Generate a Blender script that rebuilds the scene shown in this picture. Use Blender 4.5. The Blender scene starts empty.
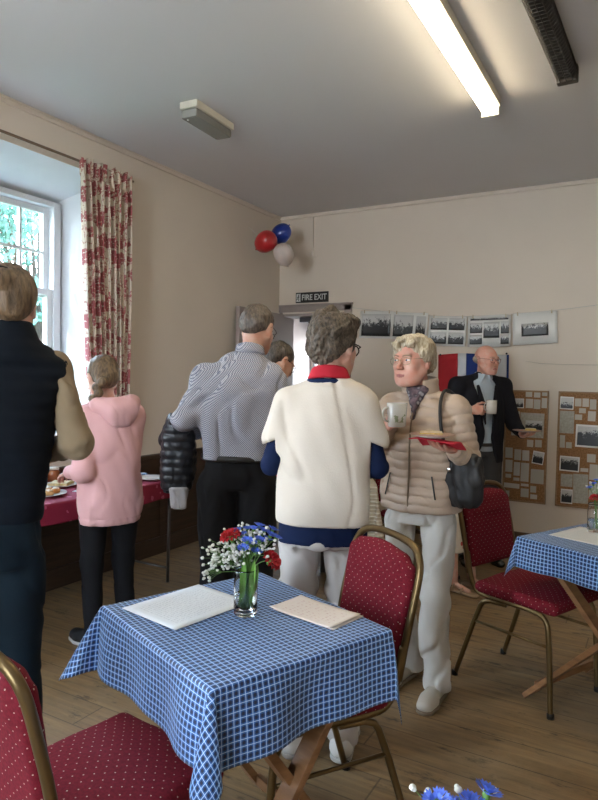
import bpy, bmesh, math, random
import numpy as np
from mathutils import Vector, Matrix, Euler
from math import sin, cos, pi, radians, atan2, sqrt
random.seed(7)
SC = bpy.context.scene
COL = SC.collection

# ------------------------------------------------------------------ camera
cd = bpy.data.cameras.new('camera'); cam = bpy.data.objects.new('camera', cd); COL.objects.link(cam)
cd.sensor_fit = 'VERTICAL'; cd.sensor_height = 24.0; cd.lens = 19.2; cd.clip_start = 0.02; cd.clip_end = 200
cam.matrix_world = (Matrix.Translation((0, 0, 1.45)) @ Matrix.Rotation(radians(29.4), 4, 'Z')
                    @ Matrix.Rotation(radians(88.0), 4, 'X') @ Matrix.Rotation(radians(1.1), 4, 'Z'))
SC.camera = cam
# ------------------------------------------------------------------ world
w = bpy.data.worlds.new('sky'); SC.world = w; w.use_nodes = True
nt = w.node_tree; nt.nodes.clear()
wo = nt.nodes.new('ShaderNodeOutputWorld'); bg = nt.nodes.new('ShaderNodeBackground')
tc = nt.nodes.new('ShaderNodeTexCoord'); sp = nt.nodes.new('ShaderNodeSeparateXYZ'); cr = nt.nodes.new('ShaderNodeValToRGB')
nt.links.new(tc.outputs['Generated'], sp.inputs[0]); nt.links.new(sp.outputs['Z'], cr.inputs[0])
cr.color_ramp.elements[0].position = 0.0; cr.color_ramp.elements[0].color = (0.80, 0.88, 0.95, 1)
cr.color_ramp.elements[1].position = 0.6; cr.color_ramp.elements[1].color = (0.42, 0.66, 0.95, 1)
nt.links.new(cr.outputs[0], bg.inputs['Color']); bg.inputs['Strength'].default_value = 14
nt.links.new(bg.outputs[0], wo.inputs['Surface'])
# ------------------------------------------------------------------ sun through the left window, onto its far reveal
sd = bpy.data.lights.new('sun', 'SUN'); sd.energy = 2.5; sd.angle = radians(3); sd.color = (1, .96, .88)
so = bpy.data.objects.new('sun', sd); COL.objects.link(so)
so.rotation_euler = Vector((0.30, 0.85, -0.55)).to_track_quat('-Z', 'Y').to_euler()
# ------------------------------------------------------------------ daylight at the windows of the hall
def area(name, loc, target, sx, sy, energy, color):
    d = bpy.data.lights.new(name, 'AREA'); d.shape = 'RECTANGLE'; d.size = sx; d.size_y = sy; d.energy = energy; d.color = color
    o = bpy.data.objects.new(name, d); COL.objects.link(o); o.location = loc
    o.rotation_euler = (Vector(target) - Vector(loc)).to_track_quat('-Z', 'Y').to_euler(); return o
area('daylight_left_window', (-3.95, 0.0, 1.85), (0, 0.2, 1.2), 1.2, 1.7, 52, (0.80, 0.89, 1.0))
area('daylight_rear_window', (-1.2, -2.75, 1.85), (-1.2, 2, 0.8), 1.5, 1.7, 11, (1.0, 0.95, .88))
# ------------------------------------------------------------------ exposure
SC.view_settings.view_transform = 'Standard'; SC.view_settings.look = 'None'
SC.view_settings.gamma = 1.0; SC.view_settings.use_curve_mapping = False
SC.view_settings.exposure = 0.72

# ================================================================== naming helpers
def link(o, parent=None):
    COL.objects.link(o)
    if parent is not None: o.parent = parent
    return o
def tag(o, label=None, cat=None, group=None, kind=None):
    if label: o['label'] = label
    if cat: o['category'] = cat
    if group: o['group'] = group
    if kind: o['kind'] = kind
    return o
def empty(name, loc=(0, 0, 0), rz=0.0, label=None, cat=None, group=None):
    o = bpy.data.objects.new(name, None); o.empty_display_size = .05; link(o)
    o.location = loc; o.rotation_euler = (0, 0, rz)
    return tag(o, label, cat, group)
def copy_tree(o, parent=None):
    c = o.copy(); COL.objects.link(c)
    if parent is not None: c.parent = parent
    for ch in [x for x in bpy.data.objects if x.parent == o]: copy_tree(ch, c)
    return c

# ================================================================== materials
class NT:
    def __init__(s, name):
        s.m = bpy.data.materials.new(name); s.m.use_nodes = True; s.t = s.m.node_tree
        s.b = s.t.nodes['Principled BSDF']
    def n(s, typ, **kw):
        x = s.t.nodes.new(typ)
        for k, v in kw.items(): setattr(x, k, v)
        return x
    def put(s, sock, v):
        if hasattr(v, 'is_output') or isinstance(v, bpy.types.NodeSocket): s.t.links.new(v, sock)
        else:
            if isinstance(v, (tuple, list)) and len(v) == 3 and sock.type == 'RGBA': v = (*v, 1)
            sock.default_value = v
    def math(s, op, a, b=None, c=None, clamp=False):
        x = s.n('ShaderNodeMath', operation=op); x.use_clamp = clamp
        s.put(x.inputs[0], a)
        if b is not None: s.put(x.inputs[1], b)
        if c is not None: s.put(x.inputs[2], c)
        return x.outputs[0]
    def coord(s, kind='Object', scale=None, rot=None, loc=None):
        c = s.n('ShaderNodeTexCoord').outputs[kind]
        if scale or rot or loc:
            m = s.n('ShaderNodeMapping'); s.t.links.new(c, m.inputs[0])
            if scale: m.inputs['Scale'].default_value = scale
            if rot: m.inputs['Rotation'].default_value = rot
            if loc: m.inputs['Location'].default_value = loc
            c = m.outputs[0]
        return c
    def noise(s, scale, vec=None, detail=3, rough=.5):
        x = s.n('ShaderNodeTexNoise'); x.inputs['Scale'].default_value = scale
        x.inputs['Detail'].default_value = detail; x.inputs['Roughness'].default_value = rough
        s.put(x.inputs['Vector'], vec if vec is not None else s.coord())
        return x.outputs['Fac']
    def ramp(s, f, stops, interp='LINEAR'):
        x = s.n('ShaderNodeValToRGB'); x.color_ramp.interpolation = interp
        e = x.color_ramp.elements
        while len(e) < len(stops): e.new(0.5)
        for i, (p, c) in enumerate(stops):
            e[i].position = p; e[i].color = (*c, 1) if len(c) == 3 else c
        s.put(x.inputs[0], f); return x.outputs[0]
    def mix(s, f, a, b):
        x = s.n('ShaderNodeMix', data_type='RGBA'); s.put(x.inputs[0], f); s.put(x.inputs[6], a); s.put(x.inputs[7], b)
        return x.outputs[2]
    def sep(s, v):
        x = s.n('ShaderNodeSeparateXYZ'); s.put(x.inputs[0], v); return x.outputs
    def comb(s, a, b, c=0.0):
        x = s.n('ShaderNodeCombineXYZ'); s.put(x.inputs[0], a); s.put(x.inputs[1], b); s.put(x.inputs[2], c); return x.outputs[0]
    def set(s, **kw):
        for k, v in kw.items(): s.put(s.b.inputs[k.replace('_', ' ')], v)
        return s
    def bump(s, h, strength=.3, dist=.01):
        x = s.n('ShaderNodeBump'); x.inputs['Strength'].default_value = strength; x.inputs['Distance'].default_value = dist
        s.put(x.inputs['Height'], h); s.t.links.new(x.outputs[0], s.b.inputs['Normal']); return s

MATS = {}
def plain(name, col, rough=.6, metal=0.0, var=.12, vscale=6, bump=0.0, bscale=60, bdist=.003, sheen=0.0, spec=None, coat=0):
    """one-colour material with a slight mottling and an optional fine grain"""
    if name in MATS: return MATS[name]
    n = NT(name); f = n.noise(vscale)
    lo = tuple(c * (1 - var) for c in col); hi = tuple(min(1, c * (1 + var)) for c in col)
    n.set(Base_Color=n.ramp(f, [(.3, lo), (.7, hi)]), Roughness=rough, Metallic=metal)
    if sheen: n.set(Sheen_Weight=sheen * .3)
    if spec is None and rough >= .75: spec = .18
    if spec is not None: n.b.inputs['Specular IOR Level'].default_value = spec
    if coat: n.set(Coat_Weight=coat)
    if bump: n.bump(n.noise(bscale, detail=2), bump, bdist)
    MATS[name] = n.m; return n.m
def skin(name, col):
    if name in MATS: return MATS[name]
    n = NT(name); f = n.noise(28, detail=4)
    red = (min(1, col[0] * 1.02), col[1] * .74, col[2] * .68)
    n.set(Base_Color=n.ramp(f, [(.35, col), (.72, red)]), Roughness=.5)
    n.b.inputs['Subsurface Weight'].default_value = .0
    n.bump(n.noise(160, detail=2), .15, .001)
    MATS[name] = n.m; return n.m
def hairmat(name, a, b, sc=(60, 60, 9), rough=.5):
    if name in MATS: return MATS[name]
    n = NT(name); v = n.coord(scale=sc); f = n.noise(1.6, v, 4, .6); g = n.noise(9)
    c = n.mix(g, n.ramp(f, [(.3, a), (.7, b)]), n.ramp(f, [(.35, tuple(x * .6 for x in a)), (.7, tuple(x * .9 for x in b))]))
    n.set(Base_Color=c, Roughness=rough); n.bump(f, .7, .006)
    MATS[name] = n.m; return n.m
def glass(name, col=(1, 1, 1), rough=0.0, ior=1.45):
    if name in MATS: return MATS[name]
    n = NT(name); n.set(Base_Color=col, Roughness=rough, IOR=ior); n.b.inputs['Transmission Weight'].default_value = 1.0
    MATS[name] = n.m; return n.m

def m_floor():
    n = NT('floor_boards'); o = n.coord(); x, y, z = n.sep(o)
    W = .165
    row = n.math('FLOOR', n.math('DIVIDE', y, W)); fr = n.math('FRACT', n.math('DIVIDE', y, W))
    xs = n.math('ADD', x, n.math('MULTIPLY', row, 1.37))
    joint = n.math('FRACT', n.math('DIVIDE', xs, 2.6)); col_i = n.math('FLOOR', n.math('DIVIDE', xs, 2.6))
    wn = n.n('ShaderNodeTexWhiteNoise'); wn.noise_dimensions = '2D'; n.put(wn.inputs['Vector'], n.comb(row, col_i))
    tone = wn.outputs['Value']
    gv = n.comb(n.math('MULTIPLY', x, 1.6), n.math('ADD', n.math('MULTIPLY', y, 22), n.math('MULTIPLY', tone, 13)), tone)
    grain = n.noise(1.7, gv, 6, .65)
    base = n.ramp(grain, [(.25, (.095, .054, .020)), (.5, (.225, .138, .060)), (.8, (.38, .25, .115))])
    base = n.mix(n.math('MULTIPLY', tone, .3), base, (.14, .088, .045))
    dirt = n.ramp(n.noise(2.3, o, 6, .7), [(.42, (0, 0, 0)), (.68, (1, 1, 1))])
    base = n.mix(n.math('MULTIPLY', dirt, .5), base, (.27, .21, .13))
    sc = n.ramp(n.noise(7, n.comb(n.math('MULTIPLY', x, .7), n.math('MULTIPLY', y, 2.2)), 5, .75), [(.57, (0, 0, 0)), (.66, (1, 1, 1))])
    base = n.mix(n.math('MULTIPLY', sc, .7), base, (.028, .018, .012))
    e = n.math('MINIMUM', fr, n.math('SUBTRACT', 1.0, fr))
    gap = n.math('LESS_THAN', e, .016); gj = n.math('LESS_THAN', joint, .0025)
    g = n.math('MAXIMUM', gap, gj)
    base = n.mix(n.math('MULTIPLY', g, .55), base, (.02, .012, .008))
    n.set(Base_Color=base, Roughness=n.ramp(grain, [(.3, (.50,) * 3), (.8, (.68,) * 3)]))
    n.bump(n.math('SUBTRACT', n.math('MULTIPLY', grain, .3), g), .35, .004)
    return n.m
def m_wood(name, a, b, sc=(3, 3, 40), rough=.45):
    if name in MATS: return MATS[name]
    n = NT(name); g = n.noise(1.5, n.coord(scale=sc), 5, .6)
    n.set(Base_Color=n.ramp(g, [(.3, a), (.7, b)]), Roughness=rough); n.bump(g, .15, .002)
    MATS[name] = n.m; return n.m
def m_check():
    """blue cotton with woven white and navy lines, laid out on the flat cloth"""
    n = NT('blue_check_cotton'); u, v, _ = n.sep(n.coord('UV')); P = .0165
    def line(c, off, wd):
        f = n.math('FRACT', n.math('ADD', n.math('DIVIDE', c, P), off)); d = n.math('ABSOLUTE', n.math('SUBTRACT', f, .5))
        return n.math('LESS_THAN', d, wd)
    navy = n.math('ADD', n.math('MULTIPLY', line(u, 0.5, .24), .5), n.math('MULTIPLY', line(v, 0.5, .24), .5))
    wh = n.math('MAXIMUM', line(u, 0, .052), line(v, 0, .052))
    base = n.mix(navy, (.045, .160, .44), (.007, .015, .052))
    base = n.mix(wh, base, (.46, .62, .84))
    n.set(Base_Color=base, Roughness=.5); n.set(Sheen_Weight=.12)
    n.b.inputs['Specular IOR Level'].default_value = .35
    n.bump(n.noise(9, n.coord('UV')), .35, .012)
    return n.m
def m_dots():
    n = NT('maroon_fabric_with_dots'); x, y, z = n.sep(n.coord()); P = .034
    nx, _, _ = n.sep(n.coord('Normal')); m = n.math('GREATER_THAN', n.math('ABSOLUTE', nx), .75); mi = n.math('SUBTRACT', 1.0, m)
    h = n.math('ADD', n.math('MULTIPLY', x, mi), n.math('MULTIPLY', y, m))
    t = n.math('SUBTRACT', n.math('MULTIPLY', y, mi), z); r = n.math('DIVIDE', t, P * .5); row = n.math('FLOOR', r)
    fy = n.math('SUBTRACT', n.math('FRACT', r), .5)
    sh = n.math('MULTIPLY', n.math('MODULO', n.math('ABSOLUTE', row), 2.0), .5)
    fx = n.math('SUBTRACT', n.math('FRACT', n.math('ADD', n.math('DIVIDE', h, P), sh)), .5)
    d = n.math('SQRT', n.math('ADD', n.math('POWER', n.math('MULTIPLY', fx, 2.0), 2.0), n.math('POWER', fy, 2.0)))
    dot = n.math('LESS_THAN', d, .105)
    f = n.noise(140, detail=2)
    base = n.ramp(f, [(.3, (.120, .006, .013)), (.7, (.175, .010, .020))])
    n.set(Base_Color=n.mix(dot, base, (.45, .34, .28)), Roughness=.85); n.b.inputs['Specular IOR Level'].default_value = .2; n.bump(f, .3, .001)
    return n.m
def m_toile():
    n = NT('cream_curtain_with_red_print'); uv = n.coord('UV')
    vo = n.n('ShaderNodeTexVoronoi'); vo.inputs['Scale'].default_value = 8.5; vo.inputs['Randomness'].default_value = .55; n.put(vo.inputs['Vector'], uv)
    d = vo.outputs['Distance']; det = n.noise(42, uv, 4, .7)
    blob = n.math('LESS_THAN', n.math('ADD', d, n.math('MULTIPLY', det, .5)), .72)
    twig = n.math('GREATER_THAN', n.noise(17, uv, 5, .8), .55)
    k = n.math('MULTIPLY', n.math('MAXIMUM', n.math('MULTIPLY', blob, n.math('GREATER_THAN', n.noise(60, uv, 2), .40)), n.math('MULTIPLY', twig, .75)), .88)
    n.set(Base_Color=n.mix(k, (.58, .50, .40), (.27, .028, .045)), Roughness=.9)
    return n.m
def m_shirt():
    n = NT('blue_white_fine_check_shirt'); x, y, z = n.sep(n.coord()); P = .017
    a = n.math('FRACT', n.math('DIVIDE', n.math('ADD', x, n.math('MULTIPLY', z, 1.0)), P * .62))
    b = n.math('FRACT', n.math('DIVIDE', n.math('SUBTRACT', n.math('ADD', x, y), z), P * .62))
    k = n.math('ADD', n.math('MULTIPLY', n.math('LESS_THAN', a, .45), .5), n.math('MULTIPLY', n.math('LESS_THAN', b, .45), .5))
    n.set(Base_Color=n.ramp(k, [(.0, (.50, .49, .51)), (.5, (.25, .25, .30)), (1, (.08, .09, .14))]), Roughness=.8)
    return n.m
def m_print(name, ground, spots, scale=26, thr=.42):
    if name in MATS: return MATS[name]
    n = NT(name); vo = n.n('ShaderNodeTexVoronoi'); vo.inputs['Scale'].default_value = scale; n.put(vo.inputs['Vector'], n.coord())
    f = n.math('LESS_THAN', n.math('ADD', vo.outputs['Distance'], n.math('MULTIPLY', n.noise(scale * 3), .25)), thr)
    n.set(Base_Color=n.mix(f, ground, spots), Roughness=.85); MATS[name] = n.m; return n.m
def m_text(name, paper=(.72, .74, .76), ink=(.35, .37, .42), rows=95, margin=.0, dens=.5, amt=.35):
    """white paper with faint rows of small unreadable grey marks"""
    if name in MATS: return MATS[name]
    n = NT(name); g = n.coord('Generated'); x, y, z = n.sep(n.coord())
    r = n.math('FRACT', n.math('MULTIPLY', y, rows)); row = n.math('LESS_THAN', r, .42)
    wv = n.comb(n.math('MULTIPLY', x, 150), n.math('FLOOR', n.math('MULTIPLY', y, rows)))
    wd = n.math('GREATER_THAN', n.noise(1.0, wv, 1), dens)
    gx, gy, gz = n.sep(g)
    inside = n.math('MULTIPLY', n.math('LESS_THAN', n.math('ABSOLUTE', n.math('SUBTRACT', gx, .5)), .36), n.math('LESS_THAN', n.math('ABSOLUTE', n.math('SUBTRACT', gy, .5)), .40))
    k = n.math('MULTIPLY', n.math('MULTIPLY', row, wd), n.math('MULTIPLY', inside, amt))
    n.set(Base_Color=n.mix(k, paper, ink), Roughness=.6); MATS[name] = n.m; return n.m
def m_photo(name, seed, hz=.55, tint=(1, 1, 1)):
    """an old black and white view: pale sky over dark mottled ground"""
    n = NT(name); g = n.coord('Generated', loc=(seed * 3.1, 0, seed)); gx, gy, gz = n.sep(n.coord('Generated'))
    a = n.noise(4.2, g, 6, .8)
    s = n.math('ADD', n.math('MULTIPLY', n.math('SUBTRACT', gz, hz), 2.2), n.math('MULTIPLY', n.math('SUBTRACT', a, .5), 4.6), clamp=False)
    s = n.math('ADD', s, .45)
    c = n.ramp(s, [(.20, (.012, .013, .015)), (.40, (.09, .09, .095)), (.50, (.24, .24, .24)), (.62, (.50, .50, .49))])
    n.set(Base_Color=n.mix(.0, c, tint), Roughness=.35)
    return n.m
def emis(name, col, st):
    n = NT(name); n.set(Base_Color=col, Emission_Color=col, Emission_Strength=st); return n.m

# ================================================================== mesh helpers
def mkobj(name, me, mat=None, parent=None, smooth=False):
    o = bpy.data.objects.new(name, me); link(o, parent)
    if mat is not None: me.materials.append(mat)
    if smooth:
        me.polygons.foreach_set('use_smooth', [True] * len(me.polygons)); me.update()
    return o
class MB:
    """collects boxes, prisms, tubes and lathes into one mesh"""
    def __init__(s): s.v = []; s.f = []; s.sm = []
    def add(s, vs, fs, M=None, smooth=False):
        o = len(s.v)
        for v in vs: s.v.append(tuple(M @ Vector(v)) if M is not None else tuple(v))
        for f in fs: s.f.append([i + o for i in f]); s.sm.append(smooth)
        return s
    def box(s, c, d, M=None, rz=0, bevel=0.0, R=None):
        bm = bmesh.new(); bmesh.ops.create_cube(bm, size=1)
        for v in bm.verts: v.co = Vector((v.co.x * d[0], v.co.y * d[1], v.co.z * d[2]))
        if bevel: bmesh.ops.bevel(bm, geom=bm.edges[:], offset=bevel, segments=2, profile=.6, affect='EDGES')
        T = Matrix.Translation(c) @ (R if R is not None else Matrix.Rotation(rz, 4, 'Z'))
        if M is not None: T = M @ T
        bm.verts.index_update()
        s.add([v.co.copy() for v in bm.verts], [[v.index for v in f.verts] for f in bm.faces], T); bm.free(); return s
    def bar(s, a, b, w, t, bevel=.003, up=(0, 0, 1)):
        a = Vector(a); b = Vector(b); z = (b - a).normalized(); u = Vector(up)
        x = u.cross(z)
        if x.length < 1e-4: x = Vector((1, 0, 0)).cross(z)
        x.normalize(); y = z.cross(x)
        R = Matrix((x, y, z)).transposed().to_4x4()
        return s.box((a + b) / 2, (t, w, (b - a).length), R=R, bevel=bevel)
    def tube(s, path, r, n=10, sm=0, closed=False, flat=1.0):
        P = [Vector(p) for p in path]
        for _ in range(sm):
            Q = [] if closed else [P[0]]
            m = len(P)
            for i in range(m if closed else m - 1):
                a, b = P[i], P[(i + 1) % m]; Q += [a.lerp(b, .25), a.lerp(b, .75)]
            if not closed: Q = [P[0]] + Q[1:] + [P[-1]]
            P = Q
        m = len(P); rr = r if isinstance(r, (list, tuple)) else None
        vs = []; fs = []; prev = None
        for i, p in enumerate(P):
            if closed: t = P[(i + 1) % m] - P[i - 1]
            else: t = P[min(i + 1, m - 1)] - P[max(i - 1, 0)]
            if t.length < 1e-9: t = Vector((0, 0, 1))
            t.normalize()
            if prev is None:
                x = Vector((0, 0, 1)).cross(t)
                if x.length < 1e-3: x = Vector((1, 0, 0)).cross(t)
            else: x = prev - t * prev.dot(t)
            x.normalize(); prev = x; y = t.cross(x)
            q = r if rr is None else rr[0] + (rr[1] - rr[0]) * i / (m - 1)
            for k in range(n):
                a = 2 * pi * k / n; vs.append(p + x * cos(a) * q + y * sin(a) * q * flat)
        L = m if closed else m - 1
        for i in range(L):
            for k in range(n):
                a = i * n + k; b = i * n + (k + 1) % n; c = ((i + 1) % m) * n + (k + 1) % n; d = ((i + 1) % m) * n + k
                fs.append([a, b, c, d])
        if not closed: fs.append(list(range(n))[::-1]); fs.append([(m - 1) * n + k for k in range(n)])
        return s.add(vs, fs, smooth=True)
    def lathe(s, prof, n=24, M=None, wob=None):
        vs = []; fs = []
        for i, (r, z) in enumerate(prof):
            for k in range(n):
                a = 2 * pi * k / n; q = r * (wob(a, z) if wob else 1); vs.append((q * cos(a), q * sin(a), z))
        for i in range(len(prof) - 1):
            for k in range(n): fs.append([i * n + k, i * n + (k + 1) % n, (i + 1) * n + (k + 1) % n, (i + 1) * n + k])
        if prof[0][0] > 1e-5: fs.append(list(range(n))[::-1])
        if prof[-1][0] > 1e-5: fs.append([(len(prof) - 1) * n + k for k in range(n)])
        return s.add(vs, fs, M, True)
    def ball(s, c, r, n=8, sq=(1, 1, 1)):
        prof = [(max(1e-6, r * sin(pi * i / n)), -r * cos(pi * i / n)) for i in range(n + 1)]
        return s.lathe(prof, n + 2, Matrix.Translation(c) @ Matrix.Diagonal((*sq, 1)))
    def prism(s, pts, z0, z1, M=None):
        n = len(pts); vs = [(x, y, z0) for x, y in pts] + [(x, y, z1) for x, y in pts]
        fs = [list(range(n))[::-1], [n + i for i in range(n)]] + [[i, (i + 1) % n, n + (i + 1) % n, n + i] for i in range(n)]
        return s.add(vs, fs, M)
    def build(s, name, mat, parent=None, weld=False):
        me = bpy.data.meshes.new(name); me.from_pydata([tuple(v) for v in s.v], [], s.f)
        o = mkobj(name, me, mat, parent)
        me.polygons.foreach_set('use_smooth', s.sm); me.update(); return o

# ================================================================== signed-distance modelling (organic shapes)
def rotm(rx=0, ry=0, rz=0): return np.array(Euler((rx, ry, rz)).to_matrix())
class Pr:
    def __init__(s, f, lo, hi, k=.02, op='u', T=None):
        s.f = f; s.k = k; s.op = op; s.T = T; lo = np.array(lo, float); hi = np.array(hi, float)
        if T is not None:
            R, t = T; c = np.array([[x, y, z] for x in (lo[0], hi[0]) for y in (lo[1], hi[1]) for z in (lo[2], hi[2])]) @ R.T + t
            lo = c.min(0); hi = c.max(0)
        s.lo = lo; s.hi = hi
    def __call__(s, X, Y, Z):
        if s.T is not None:
            R, t = s.T; x = X - t[0]; y = Y - t[1]; z = Z - t[2]
            X, Y, Z = (R[0, 0] * x + R[1, 0] * y + R[2, 0] * z, R[0, 1] * x + R[1, 1] * y + R[2, 1] * z, R[0, 2] * x + R[1, 2] * y + R[2, 2] * z)
        return s.f(X, Y, Z)
def cone(a, b, ra, rb=None, k=.02, op='u', T=None, quilt=None, sq=None):
    rb = ra if rb is None else rb; a = np.array(a, float); b = np.array(b, float); ab = b - a; L2 = ab @ ab + 1e-12; L = sqrt(L2)
    def f(X, Y, Z):
        x = X - a[0]; y = Y - a[1]; z = Z - a[2]
        h = np.clip((x * ab[0] + y * ab[1] + z * ab[2]) / L2, 0, 1)
        qx = x - h * ab[0]; qy = y - h * ab[1]; qz = z - h * ab[2]
        if sq is not None:
            ax, fct = sq; dd = (qx * ax[0] + qy * ax[1] + qz * ax[2]) * (1 / fct - 1); qx = qx + dd * ax[0]; qy = qy + dd * ax[1]; qz = qz + dd * ax[2]
        d = np.sqrt(qx * qx + qy * qy + qz * qz) - (ra + (rb - ra) * h)
        if quilt: d = d - quilt[1] * (np.abs(np.sin(pi * h * L / quilt[0])) ** .4 - .7)
        return d
    m = max(ra, rb) + .01
    return Pr(f, np.minimum(a, b) - m, np.maximum(a, b) + m, k, op, T)
def ell(c, r, rot=(0, 0, 0), k=.02, op='u', T=None):
    c = np.array(c, float); r = np.array(r if not np.isscalar(r) else (r, r, r), float); R = rotm(*rot); rot0 = not any(rot)
    def f(X, Y, Z):
        x = X - c[0]; y = Y - c[1]; z = Z - c[2]
        if not rot0: x, y, z = (R[0, 0] * x + R[1, 0] * y + R[2, 0] * z, R[0, 1] * x + R[1, 1] * y + R[2, 1] * z, R[0, 2] * x + R[1, 2] * y + R[2, 2] * z)
        k0 = np.sqrt((x / r[0])**2 + (y / r[1])**2 + (z / r[2])**2); k1 = np.sqrt((x / r[0]**2)**2 + (y / r[1]**2)**2 + (z / r[2]**2)**2) + 1e-9
        return k0 * (k0 - 1) / k1
    m = r.max() if not rot0 else r
    return Pr(f, c - m, c + m, k, op, T)
def loft(secs, k=.03, op='u', T=None, e=2.3, quilt=None, fold=0, rnd=.012, seed=0, flute=None):
    """secs: (z, cx, cy, rx, ry) - a smooth body of superelliptic sections"""
    S = np.array(sorted(secs), float); zz = np.linspace(S[0, 0], S[-1, 0], 160)
    W = [np.interp(zz, S[:, 0], S[:, i]) for i in range(1, 5)]
    ker = np.hanning(21); ker /= ker.sum()
    W = [np.convolve(np.pad(wv, 10, 'edge'), ker, 'valid') for wv in W]
    z0, z1 = zz[0], zz[-1]
    def f(X, Y, Z):
        sh = np.broadcast(X, Y, Z).shape
        cx, cy, rx, ry = [np.interp(np.broadcast_to(Z, sh).ravel(), zz, wv).reshape(sh).astype(np.float32) for wv in W] if T is not None else [np.interp(Z, zz, wv) for wv in W]
        x = np.abs(X - cx) / rx; y = np.abs(Y - cy) / ry
        q = (x**e + y**e)**(1 / e); d = (q - 1) * np.minimum(rx, ry)
        if fold or flute:
            th = np.arctan2(Y - cy, X - cx)
            if fold: d = d + fold * (np.sin(th * 5 + Z * 9 + seed) * .5 + np.sin(th * 3 - Z * 22 + 2 * seed) * .5 + .4 * np.sin(th * 9 + Z * 34 + seed))
            if flute: d = d + flute[1] * np.sin(th * flute[0] + seed) * np.clip((z1 - Z) / (z1 - z0), 0, 1)
        if quilt: d = d - quilt[1] * (np.abs(np.sin(pi * (Z - z0) / quilt[0])) ** .4 - .7)
        dz = np.maximum(Z - z1, z0 - Z)
        a = np.maximum(d + rnd, 0); b = np.maximum(dz + rnd, 0)
        return np.minimum(np.maximum(d, dz) + rnd, 0) + np.sqrt(a * a + b * b) - rnd
    m = .02
    lo = (min(S[:, 1] - S[:, 3]) - m, min(S[:, 2] - S[:, 4]) - m, z0 - m); hi = (max(S[:, 1] + S[:, 3]) + m, max(S[:, 2] + S[:, 4]) + m, z1 + m)
    return Pr(f, lo, hi, k, op, T)
def rbox(c, h, r=.01, rot=(0, 0, 0), k=.01, op='u', T=None):
    c = np.array(c, float); h = np.array(h, float); R = rotm(*rot)
    def f(X, Y, Z):
        x = X - c[0]; y = Y - c[1]; z = Z - c[2]
        x, y, z = (R[0, 0] * x + R[1, 0] * y + R[2, 0] * z, R[0, 1] * x + R[1, 1] * y + R[2, 1] * z, R[0, 2] * x + R[1, 2] * y + R[2, 2] * z)
        x = np.abs(x) - h[0] + r; y = np.abs(y) - h[1] + r; z = np.abs(z) - h[2] + r
        return np.sqrt(np.maximum(x, 0)**2 + np.maximum(y, 0)**2 + np.maximum(z, 0)**2) + np.minimum(np.maximum(x, np.maximum(y, z)), 0) - r
    m = np.linalg.norm(h) if any(rot) else h
    return Pr(f, c - m, c + m, k, op, T)
def fnoise(X, Y, Z, fr, seed=0, oct=4):
    rs = np.random.RandomState(seed + 11); s = 0
    for i in range(oct):
        for _ in range(2):
            d = rs.normal(size=3); d /= np.linalg.norm(d); p = rs.uniform(0, 6.28); f = fr * (1.55**i)
            s = s + np.sin((X * d[0] + Y * d[1] + Z * d[2]) * f + p + 1.3 * np.sin((X * d[1] - Y * d[2] + Z * d[0]) * f * .6 + p)) / (1.35**i)
    return s / (2.2)
def axis(lo, hi, coarse, fines):
    out = [lo]; x = lo
    while x < hi:
        st = coarse
        for a, b, s in fines:
            if a - .5 * coarse <= x <= b: st = min(st, s)
        x += st; out.append(x)
    return np.array(out, np.float32)
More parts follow.
